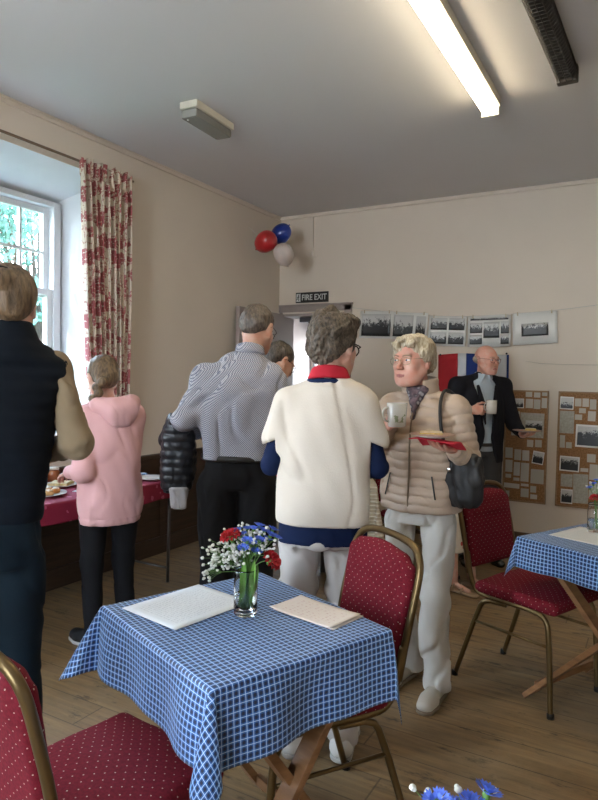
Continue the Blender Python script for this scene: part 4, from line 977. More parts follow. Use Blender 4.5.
P = [loft([(.655, 0, -.012, .150, .125), (.69, 0, -.012, .160, .135), (.76, 0, -.012, .172, .142), (.90, 0, -.010, .165, .135), (1.08, 0, -.012, .160, .125), (1.20, 0, -.012, .150, .105), (1.255, 0, -.01, .11, .085)], k=.05, fold=.003, seed=2)]
P += yoke(J, .052, .055) + [cone(J['shL'], J['elL'], .058, .056, k=.02), cone(J['elL'], J['wrL'] + A(0, -.02, 0), .056, .042, k=.02), cone(J['wrL'] + A(0, -.02, 0), J['wrL'] + A(0, .01, 0), .036, .032, k=.01),
     cone(J['shR'], J['elR'], .058, .052, k=.02), cone(J['elR'], J['wrR'] + A(0, -.02, 0), .052, .040, k=.02), cone(J['wrR'] + A(0, -.02, 0), J['wrR'], .034, .032, k=.01)]
def hd(X, Y, Z): return folds(.0038, 5, 24)(X, Y, Z) + .004 * (np.abs(Z - .705) < .006) + np.where(Z < .70, .0022 * np.sin(np.arctan2(Y, X) * 90), 0)
sdf('hoodie', P, M_PINK, p, .008, disp=hd, cuts=[above(.665)])
P = [cone((-.080, .030, 1.285), (-.080, -.050, 1.285), .028, .036, k=.04), cone((-.080, -.050, 1.285), (-.02, -.098, 1.275), .036, .042, k=.05), cone((-.02, -.098, 1.275), (.055, -.098, 1.282), .042, .042, k=.05),
     cone((.055, -.098, 1.282), (.098, -.055, 1.300), .042, .036, k=.05), cone((.098, -.055, 1.300), (.088, .030, 1.300), .036, .028, k=.04), ell((.012, -.105, 1.235), (.082, .038, .065), (radians(-12), 0, 0), k=.05), ell((0, -.005, 1.330), (.056, .056, .045), k=.02, op='s')]
sdf('hood', P, M_PINK, p, .006, disp=folds(.002, 9, 40))
P = [loft([(.66, 0, -.012, .130, .115), (.80, 0, -.012, .150, .12), (.74, 0, -.012, .14, .12)], k=.04)]
for s in 'RL':
    hp = J['hip' + s]; P += tube_chain((hp - A(0, 0, .05), .078), (J['knee' + s], .058), (J['ank' + s] - A(0, 0, .01), .046))
sdf('leggings', P, plain('black_leggings', (.008, .008, .010), .8), p, .008, disp=folds(.002, 3, 30), cuts=[above(.06)])
shoes(p, plain('black_trainer', (.02, .02, .022), .6), J, sole=plain('white_sole', (.45, .45, .44), .6))
HBG = hairmat('hair_light_brown', (.060, .036, .018), (.21, .135, .07), (55, 55, 12))
P = [ell((0, -.025, .034), (.081, .096, .087), T=Th), ell((0, -.070, -.015), (.066, .045, .068), k=.03, T=Th), ell((-.03, -.088, -.055), (.030, .026, .030), k=.03, T=Th),
     ell((0, .085, -.045), (.075, .085, .090), k=.02, op='s', T=Th), ell((.088, -.005, -.02), (.02, .028, .04), k=.02, op='s', T=Th), ell((-.088, -.005, -.02), (.02, .028, .04), k=.02, op='s', T=Th)]
sdf('hair', P, HBG, p, .005, disp=lambda X, Y, Z: .0016 * fnoise(X * 1.2, Y * 1.2, Z * .6, 150, 6, 2))
P = []; q0 = place(Th, (-.045, -.095, -.060)); q1 = A(-.115, -.025, 1.255); q2 = A(-.135, .055, 1.15)
for i in range(11):
    u = i / 10; c = (1 - u) ** 2 * q0 + 2 * u * (1 - u) * q1 + u * u * q2; o = .012 * (1 if i % 2 else -1); r = .027 - .011 * u
    P.append(ell(c + A(-.4 * o, o, 0), (r, r * 1.15, r * .95), (radians(20 * (1 if i % 2 else -1)), 0, 0), k=.006))
P.append(ell(q2 + A(0, .01, -.03), (.012, .012, .03), k=.01))
sdf('plait', P, HBG, p, .004, disp=lambda X, Y, Z: .001 * np.sin((X + Y + Z) * 700))

# ---------------------------------------------------------------- man in the checked shirt
J = joints(1.81); J.update(shR=A(.168, -.005, 1.445), shL=A(-.168, -.005, 1.445), neck=A(.045, .01, 1.565), head=A(.085, .045, 1.692), elL=A(-.270, -.075, 1.225), wrL=A(-.235, .13, 1.15), elR=A(.25, .04, 1.235), wrR=A(.18, .28, 1.16),
                           hipR=A(.10, 0, .97), hipL=A(-.10, 0, .97))
Th = Mof(J['head'], radians(-22), radians(-20))
HGM = hairmat('hair_brown_greying', (.040, .028, .020), (.17, .13, .10), (60, 60, 14))
p = figure('man in a blue checked shirt, back turned, with a black jacket on his arm', (-1.845, 2.66), (-.50, .87), J, SK_T, dict(male=True), Th=Th, sc=1.05,
           hands=[dict(pos=J['wrL'], ydir=(.3, .9, -.1), zdir=(-.9, .1, .5), th=1, curl=(.6, .7, .5)), dict(pos=J['wrR'], ydir=(-.2, .9, -.2), zdir=(.2, .1, 1), th=-1)])
eyes(p, Th, IRIS_D); brows(p, Th, HGM)
P = [loft([(1.00, .0, .0, .180, .125), (1.10, 0, 0, .183, .135), (1.25, .003, -.008, .195, .140), (1.38, .005, -.015, .198, .130), (1.46, .01, -.018, .170, .105), (1.53, .03, -.01, .09, .075)], k=.05, fold=.004, seed=1)]
P += yoke(J, .054, .062) + sleeve(J, 'L', .060, .056, .042, k=.06) + sleeve(J, 'R', .060, .054, .040, k=.06)
def sd(X, Y, Z): return folds(.0065, 11, 20)(X, Y, Z) + .0018 * (np.abs(Z - 1.405 + .12 * np.abs(X)) < .005) * (Y < 0)
M_SHIRT = m_shirt(); sdf('shirt', P, M_SHIRT, p, .008, disp=sd, cuts=[above(1.035)])
R = (rotm(radians(-14), 0, radians(-10)), J['neck'] + A(.004, .004, .022))
P = [loft([(-.03, 0, 0, .080, .078), (0.022, 0, 0, .068, .069)], T=R, e=2), loft([(-.05, 0, 0, .058, .058), (.06, 0, 0, .056, .058)], k=.004, op='s', T=R, e=2)]
sdf('collar', P, M_SHIRT, p, .0045)
trousers(p, plain('black_trousers', (.005, .0045, .005), .75, sheen=.05), J, 1.06, (.112, .088, .078), .04, .004, 4, hipw=.0)
m = MB(); m.tube([(.182 * cos(a), .130 * sin(a), 1.045) for a in [2 * pi * i / 40 for i in range(40)]], .0065, 8, 0, True, 2.4); m.build('belt', plain('black_belt', (.012, .010, .009), .35), p)
shoes(p, plain('black_shoe_leather', (.012, .011, .010), .3), J, .048)
P = [ell((0, -.020, .040), (.081, .096, .082), T=Th), ell((0, -.070, -.005), (.064, .042, .050), k=.03, T=Th), ell((.0, .055, .095), (.05, .035, .016), k=.02, T=Th),
     ell((0, .095, -.035), (.078, .085, .085), k=.015, op='s', T=Th), ell((.085, .0, -.02), (.02, .022, .04), k=.012, op='s', T=Th), ell((-.085, .0, -.02), (.02, .022, .04), k=.012, op='s', T=Th)]
sdf('hair', P, HGM, p, .0045, disp=lambda X, Y, Z: .0028 * fnoise(X, Y, Z, 120, 8, 3))
glasses(p, Th, BLACKG, LENS)
# black padded jacket over the left arm (a thing of its own)
jk = empty('padded_jacket', (p.location.x, p.location.y, 0), p.rotation_euler.z, 'black padded jacket hanging over the arm of the man in the checked shirt', 'jacket')
M_PUFF = plain('black_quilted_nylon', (.010, .012, .017), .38, var=.2)
P = [loft([(.865, -.315, .03, .075, .055), (.93, -.312, .03, .088, .072), (1.05, -.305, .02, .092, .080), (1.17, -.300, .01, .080, .085), (1.25, -.295, .0, .055, .07)], k=.03, quilt=(.042, .010), fold=.003),
     loft([(.86, -.345, .13, .040, .040), (1.00, -.345, .125, .050, .050), (1.14, -.325, .12, .048, .050), (1.21, -.30, .11, .045, .05)], k=.02, quilt=(.042, .008)),
     cone((-.33, .02, 1.225), (-.40, .11, 1.10), .035, .028, k=.03), cone((-.40, .11, 1.12), (-.37, .14, 1.22), .026, .020, k=.02)]
sdf('jacket_shell', P, M_PUFF, jk, .006, disp=folds(.003, 14, 45))
P = [loft([(.825, -.375, .16, .030, .034), (.95, -.37, .155, .038, .040), (1.08, -.36, .15, .03, .03)], k=.02, quilt=(.05, .004), fold=.004)]
sdf('jacket_sleeve', P, M_PUFF, jk, .006)
m = MB(); m.tube([(-.395, .10, .925), (-.352, .055, .918), (-.35, .02, .915)], .003, 6, 1); m.build('drawcord', M_PAPW, jk)
P = [loft([(.775, -.285, -.02, .035, .014), (.84, -.29, -.02, .045, .020), (.89, -.295, -.02, .05, .03)], k=.01, fold=.004)]
tag(sdf('folded_cloth', P, plain('off_white_lining', (.30, .28, .28), .8), None, .006), 'off-white cloth poking out below the black padded jacket', 'cloth')
o = bpy.data.objects['folded_cloth']; o.location = jk.location; o.rotation_euler = jk.rotation_euler

# ---------------------------------------------------------------- man leaning behind him
J = joints(1.76); J.update(shR=A(.17, .10, 1.36), shL=A(-.17, .10, 1.36), neck=A(0, .15, 1.42), head=A(.02, .235, 1.55), elR=A(.22, .14, 1.10), wrR=A(.15, .36, 1.0), elL=A(-.22, .14, 1.10), wrL=A(-.15, .36, 1.0))
Th = Mof(J['head'], radians(-8), radians(-34))
HD = hairmat('hair_dark_brown', (.030, .022, .016), (.13, .10, .075), (60, 60, 16))
p = figure('dark-haired man bending forward, only his head showing past the checked shirt', (-2.20, 3.27), (.30, .95), J, SK_T, dict(male=True), Th=Th, hfine=.005,
           hands=[dict(pos=J['wrR'], ydir=(0, .9, -.3), zdir=(.2, .2, 1), th=-1), dict(pos=J['wrL'], ydir=(0, .9, -.3), zdir=(-.2, .2, 1), th=1)])
eyes(p, Th, IRIS_D); brows(p, Th, HD); glasses(p, Th, BLACKG, LENS)
P = [loft([(.92, 0, .0, .165, .125), (1.05, 0, .03, .170, .13), (1.20, 0, .06, .185, .13), (1.34, 0, .09, .165, .10), (1.40, 0, .12, .09, .08)], k=.05)] + yoke(J) + sleeve(J, 'L', .066, .058, .042) + sleeve(J, 'R', .066, .058, .042)
sdf('jumper', P, plain('charcoal_wool', (.035, .036, .042), .9), p, .010, disp=folds(.004, 21, 26))
trousers(p, plain('dark_grey_trousers', (.03, .03, .033), .8), J, .97, seed=6, res=.011); shoes(p, plain('black_shoe', (.012, .011, .010), .3), J)
P = [ell((0, -.022, .038), (.082, .097, .084), T=Th), ell((0, -.070, -.01), (.064, .042, .055), k=.03, T=Th), ell((0, .095, -.030), (.078, .080, .085), k=.015, op='s', T=Th), ell((.085, .0, -.02), (.02, .022, .04), k=.012, op='s', T=Th), ell((-.085, .0, -.02), (.02, .022, .04), k=.012, op='s', T=Th)]
sdf('hair', P, HD, p, .005, disp=lambda X, Y, Z: .0025 * fnoise(X, Y, Z, 110, 9, 3))

# ---------------------------------------------------------------- woman in the cream knitted top
J = joints(1.67); J.update(shR=A(.140, -.005, 1.352), shL=A(-.140, -.005, 1.352), neck=A(.015, .0, 1.455), head=A(.030, .035, 1.572), elR=A(.205, .0, 1.115), wrR=A(.165, .20, 1.07), elL=A(-.200, -.02, 1.11), wrL=A(-.09, .23, 1.17))
Th = Mof(J['head'], radians(-30), radians(-8))
p = figure('woman in a cream knitted top with curly dark hair and a red collar, back turned', (-1.125, 2.20), (-.40, .92), J, SK_F, {}, Th=Th,
           hands=[dict(pos=J['wrR'], ydir=(-.35, .9, .1), zdir=(.7, .1, .7), th=-1, curl=(.8, .9, .6)), dict(pos=J['wrL'], ydir=(.5, .8, .1), zdir=(-.3, .2, .9), th=1, curl=(.5, .6, .4))])
eyes(p, Th, IRIS_D); brows(p, Th, HD)
M_KNIT = plain('cream_fleece', (.60, .525, .44), .95, var=.03, sheen=.2, bump=.25, bscale=170, bdist=.002)
P = [loft([(.885, 0, 0, .182, .137), (.92, 0, 0, .189, .141), (1.00, 0, 0, .190, .140), (1.12, 0, -.003, .178, .132), (1.24, 0, -.006, .163, .122), (1.34, 0, -.010, .138, .098), (1.42, .010, -.005, .10, .080)], k=.05, fold=.002)]
P += yoke(J, .048, .055, .01) + [cone(J['shR'], (.188, .0, 1.215), .056, .060, k=.05), cone(J['shL'], (-.186, -.01, 1.215), .056, .060, k=.05)]
sdf('knitted_top', P, M_KNIT, p, .008, disp=folds(.0045, 17, 15), cuts=[above(.895), lambda X, Y, Z: np.minimum(1.20 - (Z + .45 * (np.abs(X) - .21)), np.abs(X) - .180) * .8])
M_NVY = plain('navy_jersey', (.005, .012, .045), .85, var=.1)
P = [loft([(.81, 0, -.002, .176, .132), (.87, 0, 0, .172, .126), (.92, 0, 0, .155, .11), (1.05, 0, 0, .16, .115)], k=.03, fold=.002)] + [cone(J['shR'], J['elR'], .042, .044, k=.01), cone(J['elR'], J['wrR'] * .65 + J['elR'] * .35, .044, .038, k=.01), cone(J['shL'], J['elL'], .042, .044, k=.01), cone(J['elL'], J['wrL'] * .65 + J['elL'] * .35, .044, .038, k=.01)]
sdf('navy_shirt', P, M_NVY, p, .008, disp=folds(.003, 19, 36), cuts=[above(.825)])
R = (rotm(radians(-12), 0, 0), J['neck'] + A(0, .004, .018))
P = [loft([(-.035, 0, 0, .086, .080), (.018, 0, 0, .066, .068)], T=R, e=2), loft([(-.05, 0, 0, .056, .056), (.06, 0, 0, .056, .058)], k=.004, op='s', T=R, e=2)]
sdf('red_collar', P, plain('red_cotton', (.45, .020, .035), .8), p, .0045)
P = [loft([(1.430, .012, -.006, .092, .072), (1.452, .014, -.002, .080, .066)], T=None, e=2)]
sdf('navy_neckband', P, M_NVY, p, .006)
M_OFFW = plain('off_white_trousers', (.50, .46, .43), .8, var=.03)
trousers(p, M_OFFW, J, .855, (.088, .070, .064), .05, .007, 7, hipw=-.020)
shoes(p, plain('white_trainer', (.55, .53, .50), .5), J, sole=plain('pale_sole', (.35, .33, .30), .7))
HC = hairmat('hair_dark_curly_greying', (.022, .015, .010), (.15, .11, .075), (70, 70, 40), .7)
P = [ell((0, -.022, .045), (.088, .100, .094), T=Th), ell((0, -.070, -.010), (.070, .046, .072), k=.03, T=Th), ell((.02, .04, .105), (.06, .05, .030), k=.02, T=Th), ell((-.03, -.02, .125), (.045, .05, .022), k=.02, T=Th),
     ell((0, .100, -.035), (.080, .080, .085), k=.015, op='s', T=Th), ell((.094, .006, -.028), (.024, .024, .036), k=.012, op='s', T=Th), ell((-.094, .006, -.028), (.024, .024, .036), k=.012, op='s', T=Th)]
sdf('curly_hair', P, HC, p, .0042, disp=lambda X, Y, Z: .0080 * fnoise(X, Y, Z, 75, 12, 2) + .0035 * fnoise(X, Y, Z, 230, 13, 2))
glasses(p, Th, plain('dark_tortoise_frame', (.02, .012, .010), .25), LENS, rim=.0026, w=.026, h=.020)

# ---------------------------------------------------------------- lady in the beige padded jacket
def mug(loc, rz, r, h, mat, label, tp=1.0, deco=None, handle=True, tilt=0):
    e = empty('mug', loc, rz, label, 'mug'); e.rotation_euler = (tilt, 0, rz); m = MB()
    m.lathe([(.0001, 0), (r * .9, 0), (r * .96, .004), (r, h * .3), (r * tp, h), (r * tp - .002, h + .002), (r * tp - .0035, h), (r * .93, h * .3), (r * .88, .006), (.0001, .006)], 28); m.build('mug_body', mat, e)
    if handle: m = MB(); m.tube([(r * .97, 0, h * .82), (r + .020, 0, h * .80), (r + .030, 0, h * .55), (r + .020, 0, h * .28), (r * .95, 0, h * .22)], .0048, 8, 2); m.build('mug_handle', mat, e)
    m = MB(); m.lathe([(.0001, h * .84), (r * .955, h * .84)], 24); m.build('drink', plain('tea', (.16, .08, .035), .15), e); return e
def plate(loc, r, mat, label, tilt=(0, 0)):
    e = empty('plate', loc, 0, label, 'plate'); e.rotation_euler = (tilt[0], tilt[1], 0); m = MB()
    m.lathe([(.0001, 0), (r * .55, 0), (r * .62, .003), (r, .012), (r, .0145), (r * .62, .006), (r * .55, .0035), (.0001, .0035)], 36); m.build('plate_dish', mat, e)
    m = MB(); m.lathe([(r * .96, .0128), (r, .0122), (r * 1.003, .0135), (r, .0150), (r * .96, .0143)], 36); m.build('plate_rim', plain('plate_rim_brown', (.34, .20, .14), .4), e); return e
J = joints(1.63); loc5 = (-.945, 2.84)
J.update(shR=A(.150, .02, 1.330), shL=A(-.150, -.02, 1.330), neck=A(.015, .01, 1.405), head=A(.035, .045, 1.535), elL=A(-.215, -.005, 1.095), wrL=A(-.205, .165, 1.160), elR=A(.215, .04, 1.085), wrR=A(.085, .190, 1.250),
         hipR=A(.095, .01, .87), hipL=A(-.085, -.01, .87), kneeR=A(.105, -.02, .48), kneeL=A(-.095, .045, .485), ankR=A(.095, -.12, .085), ankL=A(-.100, .0, .085), toeR=A(.11, .03, .03), toeL=A(-.105, .115, .03))
Th = Mof(J['head'], radians(-15), radians(-3))
HL = hairmat('hair_silver_blonde', (.36, .28, .17), (.62, .54, .41), (70, 70, 22), .55)
p = figure('older woman in a beige padded jacket holding a mug and a plate', loc5, (-.05, -1), J, SK_P, dict(age=0, jowl=1, mouth=.0035), Th=Th, sc=.95, hfine=.0028,
           hands=[dict(pos=J['wrL'], ydir=(.25, .80, .10), zdir=(.1, -.1, -1), th=-1, curl=(.22, .20, .15), sc=.92, spread=.10),
                  dict(pos=J['wrR'], ydir=(-.45, .80, .25), zdir=(.85, .5, -.1), th=-1, curl=(.9, .8, .5), sc=.92)])
eyes(p, Th, IRIS_B, 1, .25); brows(p, Th, plain('brow_grey', (.30, .22, .15), .8), 1); glasses(p, Th, plain('thin_gold_frame', (.30, .22, .13), .3, .8), LENS, rim=.0011, w=.026, h=.017, z=.002)
P = [ell((0, -.024, .042), (.086, .100, .084), T=Th), ell((0, -.078, -.005), (.068, .040, .064), k=.02, T=Th), ell((0, .045, .098), (.058, .040, .022), k=.015, T=Th), ell((-.036, .074, .078), (.036, .018, .017), (0, radians(14), 0), k=.01, T=Th), ell((.046, .068, .072), (.028, .020, .022), (0, radians(-30), 0), k=.01, T=Th),
     ell((.077, .006, .028), (.017, .038, .040), k=.012, T=Th), ell((-.077, .006, .028), (.017, .038, .040), k=.012, T=Th),
     ell((0, .105, -.030), (.070, .060, .082), k=.014, op='s', T=Th)]
sdf('wavy_hair', P, HL, p, .004, disp=lambda X, Y, Z: .0045 * fnoise(X, Y, Z * .7, 75, 15, 2) + .0022 * fnoise(X * 1.3, Y * 1.3, Z * .5, 210, 16, 2))
M_BEI = plain('beige_quilted_nylon', (.42, .315, .235), .45, var=.05, sheen=.1, bump=.06, bscale=60)
P = [loft([(.855, 0, .005, .185, .140), (.93, 0, .005, .190, .145), (1.04, 0, .005, .172, .130), (1.16, 0, .01, .178, .132), (1.26, 0, .005, .168, .120), (1.33, 0, .0, .140, .095), (1.385, .01, .0, .10, .08)], k=.03, fold=.003)]
P += [cone(J['neck'] + A(0, -.01, -.035), J['shR'] + A(0, 0, -.005),   .050, .052, k=.03), cone(J['neck'] + A(0, -.01, -.035), J['shL'] + A(0, 0, -.005),   .050, .052, k=.03)]
P += [cone(J['shR'], J['elR'], .060, .054, k=.02, quilt=(.041, .0085)), cone(J['elR'], J['wrR'] * .9 + J['elR'] * .1, .054, .040, k=.012, quilt=(.041, .008)),
      cone(J['shL'], J['elL'], .062, .056, k=.02, quilt=(.041, .0085)), cone(J['elL'], J['wrL'] * .95 + J['elL'] * .05, .056, .038, k=.012, quilt=(.041, .008))]
P += [ell((.008, .075, 1.43), (.042, .075, .075), (radians(18), 0, 0), k=.012, op='s')]
P += [cone((.005, .30, 1.36), (.006, .095, 1.335), .030, .006, k=.01, op='s')]
jkt = sdf('padded_jacket', P, M_BEI, p, .0052, disp=lambda X, Y, Z: folds(.0016, 23, 42)(X, Y, Z) - .0095 * (np.abs(np.sin(pi * (Z - .858 + .004 * np.sin(X * 40)) / .039)) ** .38 - .7) * np.clip((.172 - np.abs(X)) / .02, 0, 1) + .0045 * np.exp(-((X - .004) / .004) ** 2) * (Y > 0), cuts=[above(.858)])
# standing collar
R = (rotm(radians(-8), 0, 0), J['neck'] + A(0, -.008, .005))
P = [loft([(-.05, 0, 0, .098, .090), (0, 0, 0, .084, .082), (.052, 0, 0, .082, .082)], T=R, e=2, quilt=(.034, .003)), loft([(-.07, 0, 0, .068, .066), (.08, 0, 0, .070, .070)], k=.006, op='s', T=R, e=2), cone((.0, .09, -.08), (.0, .11, .09), .035, .060, k=.01, op='s', T=R)]
sdf('jacket_collar', P, M_BEI, jkt, .005)
m = MB(); m.tube([(.004, .139, .865), (.004, .150, .93), (.004, .137, 1.05), (.004, .144, 1.16), (.004, .130, 1.27), (.004, .105, 1.325)], .0042, 8, 1); m.build('zip', plain('zip_brown', (.20, .15, .10), .4, .3), jkt)
for s in (-1, 1):
    m = MB(); m.tube([(s * .098, .130, 1.03), (s * .118, .134, .93)], .0035, 6, 1); m.build('pocket_zip', plain('zip_black', (.02, .02, .02), .5), jkt)
n = NT('grey_mauve_patterned_scarf'); vo = n.n('ShaderNodeTexVoronoi'); vo.inputs['Scale'].default_value = 42; n.put(vo.inputs['Vector'], n.coord())
n.set(Base_Color=n.ramp(vo.outputs['Distance'], [(.2, (.32, .30, .30)), (.45, (.045, .032, .042)), (.8, (.15, .10, .11))]), Roughness=.8)
P = [loft([(-.035, 0, .004, .070, .070), (.035, 0, .0, .060, .062)], T=(rotm(radians(-16), 0, 0), J['neck'] + A(.0, .005, .0)), e=2, fold=.004), cone((.035, .062, 1.405), (.004, .098, 1.345), .020, .018, k=.02), cone((-.030, .062, 1.405), (.004, .098, 1.345), .020, .018, k=.02), cone((.004, .096, 1.36), (.002, .112, 1.28), .017, .012, k=.02)]
sdf('scarf', P, n.m, p, .005, disp=folds(.003, 25, 70))
M_WHT = plain('white_trousers', (.60, .575, .53), .8, var=.03)
trousers(p, M_WHT, J, .90, (.078, .070, .068), .035, .008, 9, hipw=-.022)
shoes(p, plain('cream_leather_shoe', (.52, .48, .41), .5), J, sole=plain('shoe_sole_brown', (.20, .15, .10), .7))
E_ = p
def toworld(root, v):
    a = root.rotation_euler.z; return Vector((root.location.x + v[0] * cos(a) - v[1] * sin(a), root.location.y + v[0] * sin(a) + v[1] * cos(a), root.location.z + v[2]))
RZ5 = p.rotation_euler.z
n = NT('white_mug_with_green_sprig'); x, y, z = n.sep(n.coord()); nz = n.noise(38, detail=3); k = n.math('MULTIPLY', n.math('GREATER_THAN', nz, .60), n.math('LESS_THAN', n.math('ABSOLUTE', n.math('SUBTRACT', z, .042)), .022))
n.set(Base_Color=n.mix(n.math('MULTIPLY', k, .8), (.62, .60, .55), (.20, .24, .10)), Roughness=.2)
mg = mug(toworld(p, (-.002, .300, 1.252)), RZ5 + radians(50), .0385, .098, n.m, 'white mug with a green sprig held by the woman in the beige jacket', 1.12)
M_CHINA = plain('white_china', (.60, .58, .55), .2, var=.02)
pc = toworld(p, (-.155, .290, 1.216)); pl = plate(pc, .092, M_CHINA, 'white plate with a sandwich over a red napkin, held by the beige-jacketed woman')
# red napkin under the plate, folded over the hand
def nap(u, v):
    x = (u - .5) * .19; y = (v - .5) * .16; s = -.030 * max(0, v * -1 + .55) - .10 * max(0, abs(x) - .05) ** 1.3 - .055 * (max(0, .40 - v)) 
    return (x, y, s + .004 * sin(30 * x) - (.06 * max(0, -x - .02) if x < 0 else 0))
nk = sheet('napkin', nap, 24, 20, plain('red_paper_napkin', (.55, .035, .055), .8), None, .004); nk.location = toworld(p, (-.172, .270, 1.210)); nk.rotation_euler = (0, 0, RZ5); tag(nk, 'bright red paper napkin under the plate of the woman in the beige jacket', 'napkin')
def sandwich(loc, rz, label, sc=1.0, group=None):
    e = empty('sandwich', loc, rz, label, 'sandwich', group); tri = [(-.045 * sc, -.030 * sc), (.045 * sc, -.030 * sc), (.0, .040 * sc)]; br = plain('white_bread', (.58, .46, .29), .9, var=.1, vscale=60)
    MB().prism(tri, 0, .009).build('bread_slice', br, e); MB().prism([(x * 1.05, y * 1.05) for x, y in tri], .009, .013).build('filling', plain('egg_filling', (.55, .38, .10), .7, var=.3, vscale=80), e); MB().prism(tri, .013, .022).build('bread_slice', br, e); return e
sandwich(pc + Vector((-.012, .004, .006)), .5, 'triangular sandwich on the plate of the woman in the beige jacket')
# handbag on her left shoulder
bagl = empty('handbag', (p.location.x, p.location.y, 0), RZ5, 'black handbag hanging from the shoulder of the woman in the beige jacket', 'handbag')
M_BAG = plain('black_leather_bag', (.007, .0065, .007), .6, var=.2, bump=.3, bscale=120)
P = [loft([(.885, 0, 0, .060, .040), (.93, 0, 0, .090, .058), (1.02, 0, 0, .100, .060), (1.10, 0, 0, .088, .038), (1.125, 0, 0, .075, .022)], k=.02, fold=.005, e=2.6, T=(rotm(0, 0, radians(-18)), A(-.215, .050, .01)))]
sdf('bag_body', P, M_BAG, bagl, .006, disp=folds(.003, 33, 40))
for dx in (-.0,):
    m = MB(); m.tube([(-.165 + dx, .085, 1.10), (-.140 + dx, .128, 1.20), (-.118 + dx, .112, 1.32), (-.110 + dx, .060, 1.398), (-.118 + dx, .0, 1.410), (-.150 + dx, -.070, 1.36), (-.21 + dx, -.08, 1.20), (-.25, -.03, 1.10)], .0075, 8, 2); m.build('strap', M_BAG, bagl)
m = MB(); m.lathe([(.0001, .004), (.009, .003), (.0115, 0)], 16, Matrix.Translation((-.165, .104, 1.065)) @ Matrix.Rotation(radians(-90), 4, 'X')); m.build('clasp', plain('silver_clasp', (.6, .6, .6), .25, 1), bagl)

# ---------------------------------------------------------------- bald man in the dark jacket
J = joints(1.76); J.update(shR=A(.20, .01, 1.42), shL=A(-.20, -.01, 1.42), neck=A(-.02, .0, 1.485), head=A(-.035, .03, 1.618), elR=A(.275, .02, 1.165), wrR=A(.155, .190, 1.225), elL=A(-.265, .06, 1.115), wrL=A(-.255, .225, 1.045))
Th = Mof(J['head'], radians(20), radians(-6))
p = figure('bald man in a dark jacket and pale blue shirt holding a mug and a plate', (-1.245, 5.14), (.62, -.79), J, SK_P, dict(male=True, age=1, jowl=1), Th=Th, hfine=.004, sc=1.02,
           hands=[dict(pos=J['wrR'], ydir=(-.75, .55, .1), zdir=(.5, .8, .3), th=-1, curl=(1.1, 1.1, .7)), dict(pos=J['wrL'], ydir=(.0, .95, .05), zdir=(-.1, 0, -1), th=-1, curl=(.25, .2, .15))])
eyes(p, Th, IRIS_B); brows(p, Th, plain('brow_pale', (.34, .25, .20), .8)); glasses(p, Th, plain('red_brown_frame', (.20, .03, .03), .3), LENS, rim=.0016)
P = [ell((0, -.062, .0), (.079, .050, .040), k=.02, T=Th), ell((0, .05, -.01), (.10, .085, .10), k=.02, op='s', T=Th), ell((0, -.02, .075), (.09, .12, .055), k=.02, op='s', T=Th)]
sdf('fringe_of_hair', P, plain('short_grey_hair', (.32, .27, .23), .8), p, .005)
M_PALE = plain('pale_blue_shirt', (.40, .46, .52), .8, var=.05)
P = [loft([(.90, 0, .0, .150, .115), (1.05, 0, .008, .155, .122), (1.20, 0, .0, .160, .112), (1.36, 0, -.005, .15, .09), (1.43, -.01, 0, .09, .08), (1.475, -.018, .008, .062, .066)], k=.04), cone(J['shR'], J['shL'], .045, .045, k=.04)]
sdf('shirt', P, M_PALE, p, .008, disp=folds(.002, 41, 30))
R = (rotm(radians(-8), 0, 0), J['neck'] + A(0, .004, .012))
P = [loft([(-.03, 0, 0, .078, .076), (.022, 0, 0, .066, .068)], T=R, e=2), cone((.018, .070, .008), (.052, .072, -.058), .010, .007, k=.01, T=R), cone((-.018, .070, .008), (-.052, .072, -.058), .010, .007, k=.01, T=R), loft([(-.05, 0, 0, .056, .056), (.06, 0, 0, .055, .058)], k=.004, op='s', T=R, e=2), cone((0, .10, -.10), (0, .09, .05), .012, .030, k=.008, op='s', T=R)]
sdf('collar', P, M_PALE, p, .005)
P = [loft([(.80, 0, .0, .190, .140), (.92, 0, .0, .188, .142), (1.08, 0, .01, .185, .155), (1.22, 0, .005, .192, .142), (1.36, 0, .0, .180, .112), (1.44, -.01, 0, .10, .08)], k=.05, fold=.001)] + yoke(J, .062, .060)
P += [cone(J['shR'], J['elR'], .064, .056, k=.03), cone(J['elR'], J['wrR'] * .85 + J['elR'] * .15, .056, .042, k=.02), cone(J['shL'], J['elL'], .064, .056, k=.03), cone(J['elL'], J['wrL'] * .88 + J['elL'] * .12, .056, .042, k=.02)]
def wedge(X, Y, Z):
    wd = np.clip(.010 + (Z - 1.03) * .16, .012, .075) + np.clip(1.0 - Z, 0, 1) * .30 + np.clip((1.30 - Z), 0, .3) * .0
    return np.maximum(np.abs(X + .012) - (wd + .018), .045 - Y)
P += [Pr(wedge, (-.16, .04, .75), (.16, .25, 1.54), .008, 's')]
M_BLAZ = plain('near_black_wool', (.010, .010, .014), .85)
bz = sdf('jacket', P, M_BLAZ, p, .008, disp=folds(.002, 43, 22), cuts=[above(.81)])
for s in (-1, 1):
    P = [cone((s * .075 - .012, .100, 1.41), (s * .055 - .012, .145, 1.27), .014, .026, k=.01, sq=((0, 1, 0), .5)), cone((s * .055 - .012, .145, 1.27), (s * .032 - .012, .158, 1.12), .026, .008, k=.01, sq=((0, 1, 0), .5))]
    sdf('lapel', P, M_BLAZ, bz, .006)
trousers(p, plain('charcoal_trousers', (.045, .044, .046), .8), J, .96, (.108, .084, .074), .04, .004, 12, hipw=-.008); shoes(p, plain('black_polished_shoe', (.012, .011, .010), .25), J)
m = MB(); m.tube([(.160 * cos(a), .004 + .128 * sin(a), .955) for a in [2 * pi * i / 40 for i in range(40)]], .006, 8, 0, True, 2.2); m.build('belt', plain('black_belt_leather', (.012, .010, .009), .35), p)
RZ6 = p.rotation_euler.z
